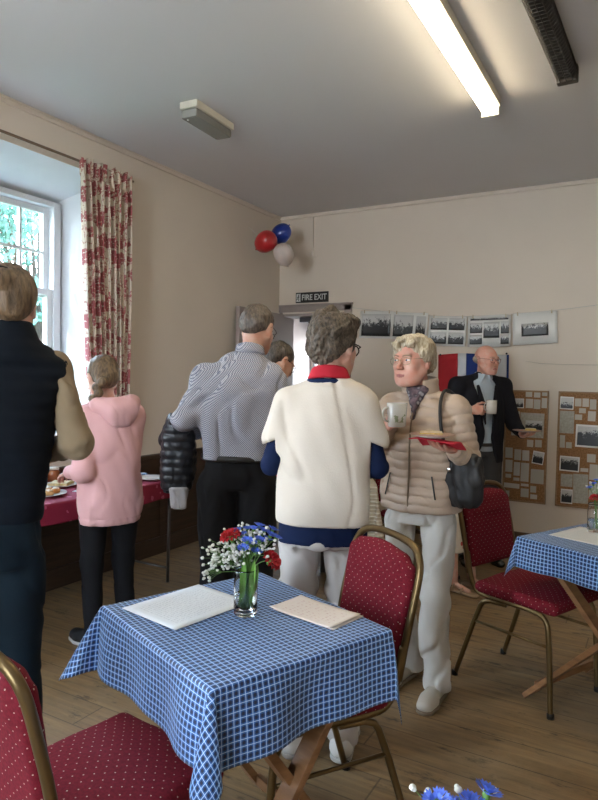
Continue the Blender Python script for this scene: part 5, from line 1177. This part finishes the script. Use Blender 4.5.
mug(toworld(p, (.018, .245, 1.205)), RZ6 + radians(15), .040, .100, M_CHINA, 'plain white mug held by the bald man', 1.0)
pc = toworld(p, (-.245, .305, 1.072)); plate(pc, .105, plain('grey_china', (.42, .40, .40), .25), 'plate with a piece of cake held by the bald man')
e = empty('cake_slice', pc + Vector((.02, .0, .006)), .4, 'yellow piece of cake on the plate of the bald man', 'cake'); MB().prism([(-.035, -.02), (.04, -.025), (.03, .025), (-.03, .02)], 0, .02).build('sponge', plain('yellow_sponge', (.60, .44, .15), .9, var=.15, vscale=60), e); MB().prism([(-.033, -.018), (.038, -.023), (.028, .023), (-.028, .018)], .02, .025).build('icing', plain('cream_icing', (.62, .54, .34), .6), e)

# ---------------------------------------------------------------- seated woman in the flowered skirt
J = joints(1.60); J.update(hipR=A(.09, -.06, .54), hipL=A(-.09, -.06, .54), kneeR=A(.09, .34, .50), kneeL=A(-.09, .34, .50), ankR=A(.07, .36, .085), ankL=A(-.09, .40, .085), toeR=A(.08, .49, .03), toeL=A(-.10, .53, .03),
         shR=A(.155, -.10, 1.00), shL=A(-.155, -.10, 1.00), neck=A(0, -.09, 1.06), head=A(0, -.05, 1.19), elR=A(.21, -.06, .76), wrR=A(.10, .14, .66), elL=A(-.21, -.06, .76), wrL=A(-.10, .14, .66))
Th = Mof(J['head'], 0, radians(-5))
p = figure('seated person in a cream skirt with red flowers, mostly hidden by others', (-1.52, 4.52), (.95, -.30), J, SK_F, {}, Th=Th, hfine=.005,
           hands=[dict(pos=J['wrR'], ydir=(-.4, .8, -.1), zdir=(.2, .1, 1), th=-1), dict(pos=J['wrL'], ydir=(.4, .8, -.1), zdir=(-.2, .1, 1), th=1)])
eyes(p, Th, IRIS_B); brows(p, Th, HG)
P = [ell((0, -.025, .042), (.088, .10, .088), T=Th), ell((0, -.075, -.02), (.07, .045, .08), k=.03, T=Th), ell((0, .10, -.03), (.075, .08, .085), k=.015, op='s', T=Th)]
sdf('hair', P, HG, p, .006, disp=lambda X, Y, Z: .003 * fnoise(X, Y, Z, 90, 31, 2))
P = [loft([(.50, 0, -.09, .17, .13), (.62, 0, -.10, .165, .125), (.80, 0, -.10, .155, .115), (.95, 0, -.10, .155, .10), (1.03, 0, -.10, .08, .07)], k=.05)] + yoke(J, .05, .05) + sleeve(J, 'L', .055, .05, .036) + sleeve(J, 'R', .055, .05, .036)
sdf('blouse', P, plain('cream_blouse', (.52, .46, .38), .85), p, .010, disp=folds(.003, 51, 30))
P = [ell((0, -.07, .545), (.20, .16, .095), k=.05), cone((-.08, -.04, .54), (-.10, .36, .535), .10, .095, k=.08), cone((.08, -.04, .54), (.10, .36, .535), .10, .095, k=.08), loft([(.285, 0, .36, .215, .12), (.40, 0, .36, .20, .115), (.52, 0, .34, .18, .11)], k=.06, flute=(9, .010))]
sdf('skirt', P, m_print('cream_cloth_with_red_flowers', (.55, .48, .40), (.42, .06, .06), 17, .36), p, .009, disp=folds(.004, 53, 26), cuts=[above(.295)])
for s in 'RL':
    a, tt = J['ank' + s], J['toe' + s]; d = (tt - a) * (1, 1, 0); d /= np.linalg.norm(d); o = a * (1, 1, 0)
    P = [cone(o - d * .04 + A(0, 0, .014), o + d * .17 + A(0, 0, .012), .034, .034, k=.01, sq=((0, 0, 1), .4))]; q = sdf('sandal', P, plain('tan_sandal', (.36, .25, .16), .6), p, .006, cuts=[above(0), below(.022)])
    m = MB(); n_ = np.cross(d, A(0, 0, 1))
    for k in (.02, .09): m.tube([o + d * k + n_ * .036 + A(0, 0, .018), o + d * k + n_ * .02 + A(0, 0, .062 - k * .2), o + d * k - n_ * .02 + A(0, 0, .062 - k * .2), o + d * k - n_ * .036 + A(0, 0, .018)], .006, 6, 1); m.build('sandal_strap', plain('tan_sandal', (.36, .25, .16)), q); m = MB()

# ================================================================== food table along the left wall
M_REDC = m_print('red_cloth_with_pink_flowers', (.23, .008, .032), (.42, .08, .14), 15, .36)
FX0, FX1, FY0, FY1 = -3.46, -2.86, 1.55, 3.42
e = empty('trestle_table', ((FX0 + FX1) / 2, (FY0 + FY1) / 2, 0), 0, 'long trestle table under the red flowered cloth along the left wall', 'table')
MB().box((0, 0, .722), (FX1 - FX0 - .03, FY1 - FY0 - .03, .028), bevel=.004).build('tabletop', M_DARKW, e)
for y in (-.86, .895):
    m = MB()
    for x in (-.25, .25): m.tube([(x, y, .71), (x * .96, y, .02)], .011, 8)
    m.tube([(-.245, y, .12), (.245, y, .12)], .009, 8); m.tube([(.25, y, .70), (.06, y - (.3 if y > 0 else -.3), .70)], .007, 6); m.build('leg_frame', plain('dark_grey_steel_tube', (.10, .09, .085), .4, .6), e)
ctrF = ((FX0 + FX1) / 2, (FY0 + FY1) / 2)
old = M_CHECK; M_CHECK = M_REDC
cloth(ctrF, 0, (FX1 - FX0) / 2, (FY1 - FY0) / 2,   .737, .120, 'red cloth with pink flowers on the food table by the left window', 21, 90, 10, .008, None)
# second red-clothed table at the back, behind the checked-shirt man
e = empty('serving_table', (-2.50, 4.45, 0), radians(5), 'dark serving table under a red cloth behind the man in the checked shirt', 'table')
MB().box((0, 0, .722), (.75, .56, .028), bevel=.004).build('tabletop', M_DARKW, e)
for x in (-.33, .33):
    for y in (-.24, .24): MB().box((x, y, .355), (.04, .04, .71), bevel=.003).build('leg', M_DARKW, e)
cloth((-2.50, 4.45), radians(5), .385, .29, .737, .16, 'red flowered cloth on the serving table behind the man in the checked shirt', 23, 60, 10, .008, None)
# small table with a cream woven cover, behind the pale jacket
M_CREAMW = NT('cream_woven_cover'); x_, y_, z_ = M_CREAMW.sep(M_CREAMW.coord()); f_ = M_CREAMW.math('SINE', M_CREAMW.math('MULTIPLY', z_, 260)); M_CREAMW.set(Base_Color=M_CREAMW.ramp(f_, [(.2, (.42, .36, .27)), (.9, (.55, .49, .39))]), Roughness=.9); M_CREAMW.bump(f_, .5, .004); M_CREAMW = M_CREAMW.m
M_CHECK = M_CREAMW
e = empty('side_table', (-1.93, 4.02, 0), radians(29), 'dark small table under a long cream woven cloth, glimpsed between the two women', 'table'); MB().box((0, 0, .735), (.44, .44, .025), bevel=.003).build('tabletop', M_DARKW, e)
for x in (-.19, .19):
    for y in (-.19, .19): MB().box((x, y, .36), (.04, .04, .72), bevel=.003).build('leg', M_DARKW, e)
cloth((-1.93, 4.02), radians(29), .225, .225, .750, .42, 'long cream woven cloth glimpsed between the two women', 25, 60, 8, .006, None)
M_CHECK = old
# ------------------------------------------------------------------ food
TZF = .7435
rf = random.Random(5)
def dish(x, y, r, label, rim=False, z=TZF):
    e = empty('plate', (x, y, z), 0, label, 'plate'); m = MB(); m.lathe([(.0001, 0), (r * .55, 0), (r * .62, .003), (r, .014), (r, .0165), (r * .62, .006), (.0001, .0035)], 28); m.build('plate_dish', M_CHINA, e); return e
def bun(x, y, z, r, col, name, label, cat, group=None, top=None):
    e = empty(name, (x, y, z), rf.uniform(0, 3), label, cat, group); m = MB(); m.lathe([(.0001, 0), (r * .8, 0), (r, r * .35), (r * .9, r * .8), (r * .5, r * 1.1), (.0001, r * 1.15)], 16, wob=lambda a, z: 1 + .04 * sin(3 * a)); m.build('crumb', col, e)
    if top is not None: m = MB(); m.lathe([(r * .86, r * .78), (r * .55, r * 1.12), (.0001, r * 1.24)], 16); m.build('topping', top, e)
    return e
M_SCONE = plain('golden_scone', (.50, .28, .11), .8, var=.2, vscale=40); M_JAM = plain('jam_red', (.40, .02, .02), .3); M_ORG = plain('orange_cake', (.58, .24, .06), .7, var=.2, vscale=30); M_ICE = plain('pale_icing', (.64, .56, .42), .5); M_CHOC = plain('chocolate', (.08, .04, .02), .5)
dish(-3.08, 2.48, .13, 'white plate of yellow and orange cakes at the front of the food table')
for i, (dx, dy) in enumerate([(.05, .0), (-.03, .06), (-.04, -.05), (.02, .07), (.03, -.07), (0, 0)]):
    bun(-3.08 + dx, 2.48 + dy, TZF + .007, .027, M_ORG if i % 2 else M_SCONE, 'small_cake', 'small round iced cake on the front plate of the food table', 'cake', 'iced cakes on the front plate', M_ICE)
dish(-3.24, 2.74, .10, 'white plate of sandwiches in the middle of the food table')
for i in range(4): sandwich(Vector((-3.24 + .045 * cos(i * 1.57), 2.74 + .045 * sin(i * 1.57), TZF + .007)), i * 1.57, 'triangular sandwich on the middle plate of the food table', .8, 'sandwiches on the middle plate')
dish(-3.02, 2.98, .11, 'white plate of scones on the food table behind the girl')
for i in range(5): bun(-3.02 + .055 * cos(i * 1.257), 2.98 + .055 * sin(i * 1.257), TZF + .007, .030, M_SCONE, 'scone', 'golden scone on the plate behind the girl', 'scone', 'scones on one plate')
dish(-2.97, 3.27, .105, 'empty white plate at the far end of the food table')
for i, (x, y, c) in enumerate([(-3.38, 2.80, (.30, .09, .03)), (-3.36, 3.12, (.42, .16, .05)), (-3.27, 3.16, (.35, .05, .03))]):
    e = empty('jar', (x, y, TZF), 0, ['jar of dark marmalade, nearest of the three jars on the food table', 'jar of orange preserve, closest to the wall of the three jars', 'jar of red jam, furthest along of the three jars'][i], 'jar'); m = MB(); m.lathe([(.0001, 0), (.033, 0), (.036, .006), (.036, .075), (.028, .088)], 20); m.build('jar_body', plain('preserve_%d' % i, c, .15, coat=.5), e)
    m = MB(); m.lathe([(.031, .086), (.034, .088), (.034, .102), (.0001, .104)], 20); m.build('lid', plain('jar_lid_%d' % i, (.45, .40, .34), .4), e)
for i, (x, y) in enumerate([(-3.28, 2.56), (-3.36, 2.98), (-3.22, 2.90)]):
    mug((x, y, TZF), i, .038, .085, plain('terracotta_mug', (.36, .12, .06), .4), ['terracotta mug on the food table, nearest the camera of three', 'terracotta mug on the food table, closest to the wall of three', 'terracotta mug on the food table, middle one beside the girl'][i])
n = NT('blue_white_napkin_print'); n.set(Base_Color=n.ramp(n.noise(45), [(.42, (.55, .60, .66)), (.52, (.08, .22, .42))]), Roughness=.8)
for i in range(3):
    q = MB().box((0, 0, 0), (.165, .165, .004), bevel=.001).build('napkin', n.m); q.location = (-3.20 + .006 * i, 3.30, TZF + .002 + .0044 * i); q.rotation_euler = (0, 0, .2 * i); tag(q, ['blue and white napkin at the bottom of the small stack', 'blue and white napkin in the middle of the small stack', 'blue and white napkin on top of the small stack'][i] + ' on the food table', 'napkin', 'napkin stack')
for i, (x, y) in enumerate([(-3.02, 2.74), (-3.05, 2.22)]):
    q = MB().box((0, 0, 0), (.10, .15, .0016)).build('paper_note', M_PAPW); q.location = (x, y, TZF + .001); q.rotation_euler = (0, 0, .4 + i); tag(q, ['white paper note on the red cloth beside the girl', 'white paper note on the red cloth behind the navy gilet'][i], 'paper')

# ================================================================== papers on the tables
def paper(c, mat, label, z, curl=.0, name='paper_sheet'):
    c = [Vector((*p, 0)) for p in c]; o = (c[0] + c[1] + c[2] + c[3]) / 4; ex = ((c[3] - c[0]) + (c[2] - c[1])) / 2; ey = ((c[1] - c[0]) + (c[2] - c[3])) / 2
    rz = atan2(ey.y, ey.x) - pi / 2; W, H = ex.length, ey.length
    q = sheet(name, lambda u, v: ((u - .5) * W, (v - .5) * H, .0015 + curl * (abs(2 * v - 1) ** 3 + .5 * abs(2 * u - 1) ** 4)), 10, 14, mat, None, .0006); q.location = (o.x, o.y, z); q.rotation_euler = (0, 0, rz); return tag(q, label, 'paper')
ZT = TZ + .0055
paper([(-1.372, 1.403), (-1.318, 1.715), (-1.086, 1.615), (-1.139, 1.335)], m_text('white_printed_sheet', (.80, .83, .86)), 'large white printed sheet left of the vase on the middle table', ZT)
paper([(-.992, 1.625), (-.765, 1.582), (-.740, 1.722), (-.968, 1.772)], plain('cream_sheet', (.56, .50, .46), .7, var=.03), 'lower cream sheet showing beneath the printed cream sheet', ZT - .001)
n = m_text('cream_printed_sheet', (.76, .67, .60), (.50, .25, .24), 60, 0, .56, .5)
paper([(-.999, 1.62), (-.769, 1.576), (-.751, 1.715), (-.979, 1.768)], n, 'cream sheet with faint red print right of the vase on the middle table', ZT + .0012, .004)
paper([(-.425, 3.107), (-.316, 3.371), (-.06, 3.27), (-.165, 3.00)], m_text('white_sheet_plain', (.60, .60, .58)), 'white printed sheet on the right-hand table', ZT)

# ================================================================== jars of flowers
M_GL = glass('clear_glass', (.97, .99, 1), 0, 1.45); M_WATER = glass('water', (.93, .97, .93), 0, 1.33); M_STEM = plain('green_stem', (.10, .22, .04), .5, var=.25, vscale=30)
M_GYP = plain('white_gypsophila', (.66, .65, .58), .8, var=.06); M_CORN = plain('cornflower_blue', (.09, .17, .66), .7, var=.25, vscale=50); M_CARN = plain('carnation_red', (.52, .012, .020), .7, var=.25, vscale=50); M_LF = plain('fresh_green_leaf', (.13, .30, .04), .45, var=.3, vscale=18)
CR = Vector((cos(radians(29.4)), sin(radians(29.4)), 0)); CF = Vector((-sin(radians(29.4)), cos(radians(29.4)), 0))
def jar(x, y, z, label):
    e = empty('glass_vase', (x, y, z), 0, label, 'vase'); m = MB()
    m.lathe([(.0001, 0), (.032, 0), (.035, .004), (.0355, .05), (.0355, .10), (.031, .118), (.0325, .130), (.0335, .135), (.0315, .135), (.0300, .130), (.0288, .118), (.0330, .10), (.0330, .05), (.0325, .014), (.0001, .012)], 36); m.build('glass_jar', M_GL, e)
    m = MB(); m.lathe([(.0001, .0125), (.0324, .0145), (.0328, .05), (.0328, .062), (.0001, .062)], 32); m.build('water', M_WATER, e); return e
def stemtube(m, base, root, tip, r=.0013): m.tube([root, base, base.lerp(tip, .5) + Vector((0, 0, .015)), tip], r, 6, 2)
def leaf(m, a, b, w, n=8, nrm=(0, -1, 0)):
    a = Vector(a); b = Vector(b); s = (b - a).cross(Vector(nrm)).normalized(); vs = []; fs = []
    for i in range(n + 1):
        t = i / n; c = a.lerp(b, t) + Vector(nrm) * .012 * sin(pi * t) * .6; k = w * sin(pi * min(1, t * .92 + .06)) ** .8; vs += [c - s * k, c + Vector(nrm) * (-.002), c + s * k]
    for i in range(n):
        o = 3 * i; fs += [[o, o + 1, o + 4, o + 3], [o + 1, o + 2, o + 5, o + 4]]
    m.add(vs, fs, None, True)
def gyp(V, z0, tips, rr, label, group):
    for g in tips:
        e = empty('gypsophila_sprig', V, 0, label, 'flower', group); m = MB(); b = MB(); hub = CR * g[0] * .6 + CF * g[2] * .6 + Vector((0, 0, z0 + (g[1] - z0) * .55))
        m.tube([Vector((rr.uniform(-.012, .012), rr.uniform(-.012, .012), .02)), Vector((g[0] * .12, g[2] * .12, z0 - .01)), hub], .0009, 5, 1)
        for _ in range(g[3]):
            q = CR * (g[0] + rr.gauss(0, g[4])) + CF * (g[2] + rr.gauss(0, g[4])) + Vector((0, 0, g[1] + rr.gauss(0, g[4] * .8))); m.tube([hub, hub.lerp(q, .5) + Vector((rr.uniform(-.006, .006), 0, .004)), q], .0005, 4)
            r = rr.uniform(.0038, .0060); b.ball(q, r, 5, (1, 1, .8)); b.ball(q + Vector((rr.uniform(-1, 1), rr.uniform(-1, 1), rr.uniform(-.5, 1))) * r * .7, r * .7, 4)
        m.build('stalks', M_STEM, e); o = b.build('blossoms', M_GYP, e); o['kind'] = 'stuff'
def corn(V, z0, pts, rr, label, group):
    for (dx, dz, dy) in pts:
        e = empty('cornflower', V, 0, label, 'flower', group); q = CR * dx + CF * dy + Vector((0, 0, dz)); m = MB(); stemtube(m, Vector((dx * .12, dy * .12, z0 - .01)), Vector((rr.uniform(-.015, .015), rr.uniform(-.015, .015), .02)), q); m.build('stalk', M_STEM, e)
        up = (q - Vector((0, 0, z0 * .6))).normalized(); c = MB(); c.ball(q, .0055, 6, (1, 1, 1.3)); c.build('calyx', M_STEM, e); p = MB()
        R = up.to_track_quat('Z', 'Y').to_matrix().to_4x4()
        for ring, (nn, L, el) in enumerate([(10, .021, .5), (8, .014, 1.0)]):
            for k in range(nn):
                a = 2 * pi * k / nn + ring * .3 + rr.uniform(-.1, .1); d = Vector((cos(a) * cos(el), sin(a) * cos(el), sin(el))); s = Vector((-sin(a), cos(a), 0)); b0 = d * .003; t_ = d * L
                p.add([b0, t_ * .6 - s * .003, t_ * .95 - s * .0055, t_ * .85 - s * .002, t_ * 1.05, t_ * .85 + s * .002, t_ * .95 + s * .0055, t_ * .6 + s * .003], [[0, 1, 4, 7], [1, 2, 3, 4], [7, 4, 5, 6]], Matrix.Translation(q) @ R)
        p.build('petals', M_CORN, e)
def carn(V, z0, pts, rr, labels, sc=1.0):
    for (dx, dz, dy), lb in zip(pts, labels):
        e = empty('carnation', V, 0, lb, 'flower'); q = CR * dx + CF * dy + Vector((0, 0, dz)); m = MB(); stemtube(m, Vector((dx * .12, dy * .12, z0 - .01)), Vector((rr.uniform(-.012, .012), rr.uniform(-.012, .012), .02)), q, .0016); m.build('stalk', M_STEM, e)
        up = (q - Vector((0, 0, z0 * .7))).normalized(); R = Matrix.Translation(q) @ up.to_track_quat('Z', 'Y').to_matrix().to_4x4(); p = MB()
        for ring, (nn, L, el) in enumerate([(7, .024, .05), (7, .022, .45), (6, .018, .85), (5, .013, 1.2)]):
            for k in range(nn):
                a = 2 * pi * k / nn + ring * .45; vs = []; fs = []; N = 6
                for i in range(4):
                    t = i / 3
                    for j in range(N + 1):
                        b = a + (j / N - .5) * 1.25 * t; ee = el + .18 * sin(j * 2.6 + ring) * t; vs.append(Vector((cos(b) * cos(ee), sin(b) * cos(ee), sin(ee))) * L * (t + .05) * sc * (1 - .10 * (j % 2) * (i == 3)))
                for i in range(3):
                    for j in range(N): o = i * (N + 1) + j; fs.append([o, o + 1, o + N + 2, o + N + 1])
                p.add(vs, fs, R, True)
        p.build('petals', M_CARN, e); c = MB(); c.lathe([(.003, -.020), (.0065, -.014), (.0075, -.003), (.006, .002)], 10, R); c.build('calyx', M_STEM, e)
rr = random.Random(12); V = Vector((-1.044, 1.555, TZ + .0047)); GZ = .135
jar(*V, 'small clear glass jar of flowers on the middle table')
gyp(V, GZ, [(-.085, .180, -.01, 38, .018), (-.055, .205, .02, 38, .019), (-.060, .165, -.02, 34, .019), (-.025, .190, -.03, 36, .020), (-.010, .230, .01, 36, .020), (.030, .235, .0, 36, .020), (-.030, .150, .02, 20, .017), (.045, .205, -.02, 18, .016), (-.105, .150, .0, 12, .012), (-.115, .115, .0, 10, .010)], rr,
    'sprig of tiny white blossoms in the jar on the middle table', 'white sprigs in the middle jar')
corn(V, GZ, [(-.015, .235, -.01), (.015, .215, -.03), (.000, .245, .02), (.030, .190, -.03), (.050, .245, .0), (.070, .235, -.01), (.085, .225, .01), (.060, .215, .02), (.020, .250, .0), (-.030, .245, -.01), (.005, .225, -.04), (.040, .225, -.03), (.035, .255, .02), (.075, .245, .02), (-.005, .205, -.05)], rr, 'blue cornflower in the jar on the middle table', 'cornflowers in the middle jar')
carn(V, GZ, [(-.045, .235, -.02), (.076, .170, -.03)], rr, ['red carnation at the upper left of the middle jar', 'big red carnation at the lower right of the middle jar'], 1.35)
q = empty('leafy_stem', V, 0, 'long fresh green leaves standing in the jar on the middle table', 'leaf stem'); m = MB()
for a, b in (((-.010, -.005, .03), (-.004, -.02, .175)), ((.012, -.008, .035), (.026, -.018, .168)), ((.004, .01, .03), (.010, .0, .185)), ((.018, .0, .05), (.034, -.004, .150))): leaf(m, CR * a[0] + CF * a[1] + Vector((0, 0, a[2])), CR * b[0] + CF * b[1] + Vector((0, 0, b[2])), .010, nrm=tuple(-CF))
m.build('leaf_blades', M_LF, q); m = MB()
for i in range(7): a = i * .9; m.tube([(.018 * cos(a), .018 * sin(a), .018), (.005 * cos(a + 2), .005 * sin(a + 2), .10), (.012 * cos(a + 3), .012 * sin(a + 3), .15)], .0015, 5, 1)
m.build('stalks', M_STEM, q)
# right-hand table
V2 = Vector((-.245, 3.30, TZ + .0047)); jar(*V2, 'small glass jar of flowers on the right-hand table, at the right edge')
gyp(V2, GZ, [(.02, .21, 0, 22, .02), (.05, .18, .02, 18, .02)], rr, 'sprig of tiny white blossoms on the right-hand table', 'white sprigs on the right-hand table')
corn(V2, GZ, [(-.02, .225, -.01), (.0, .24, .0), (-.03, .205, .0), (.04, .23, .02)], rr, 'blue cornflower in the jar on the right-hand table', 'cornflowers on the right-hand table')
carn(V2, GZ, [(-.015, .165, -.02)], rr, ['red carnation in the jar on the right-hand table'])
# nearest table, only the flower heads show at the bottom edge
V3 = Vector((-.205, .770, TZ - .006 + .0047)); jar(*V3, 'small glass jar of flowers below the bottom edge of the photo')
gyp(V3, GZ, [(-.025, .175, 0, 20, .016), (.035, .165, .02, 16, .016)], rr, 'sprig of tiny white blossoms at the bottom edge', 'white sprigs at the bottom edge')
corn(V3, GZ, [(-.022, .190, -.01), (-.004, .172, .0), (.022, .182, .0), (.044, .190, .01), (.012, .165, .02)], rr, 'blue cornflower poking up at the bottom edge', 'cornflowers at the bottom edge')
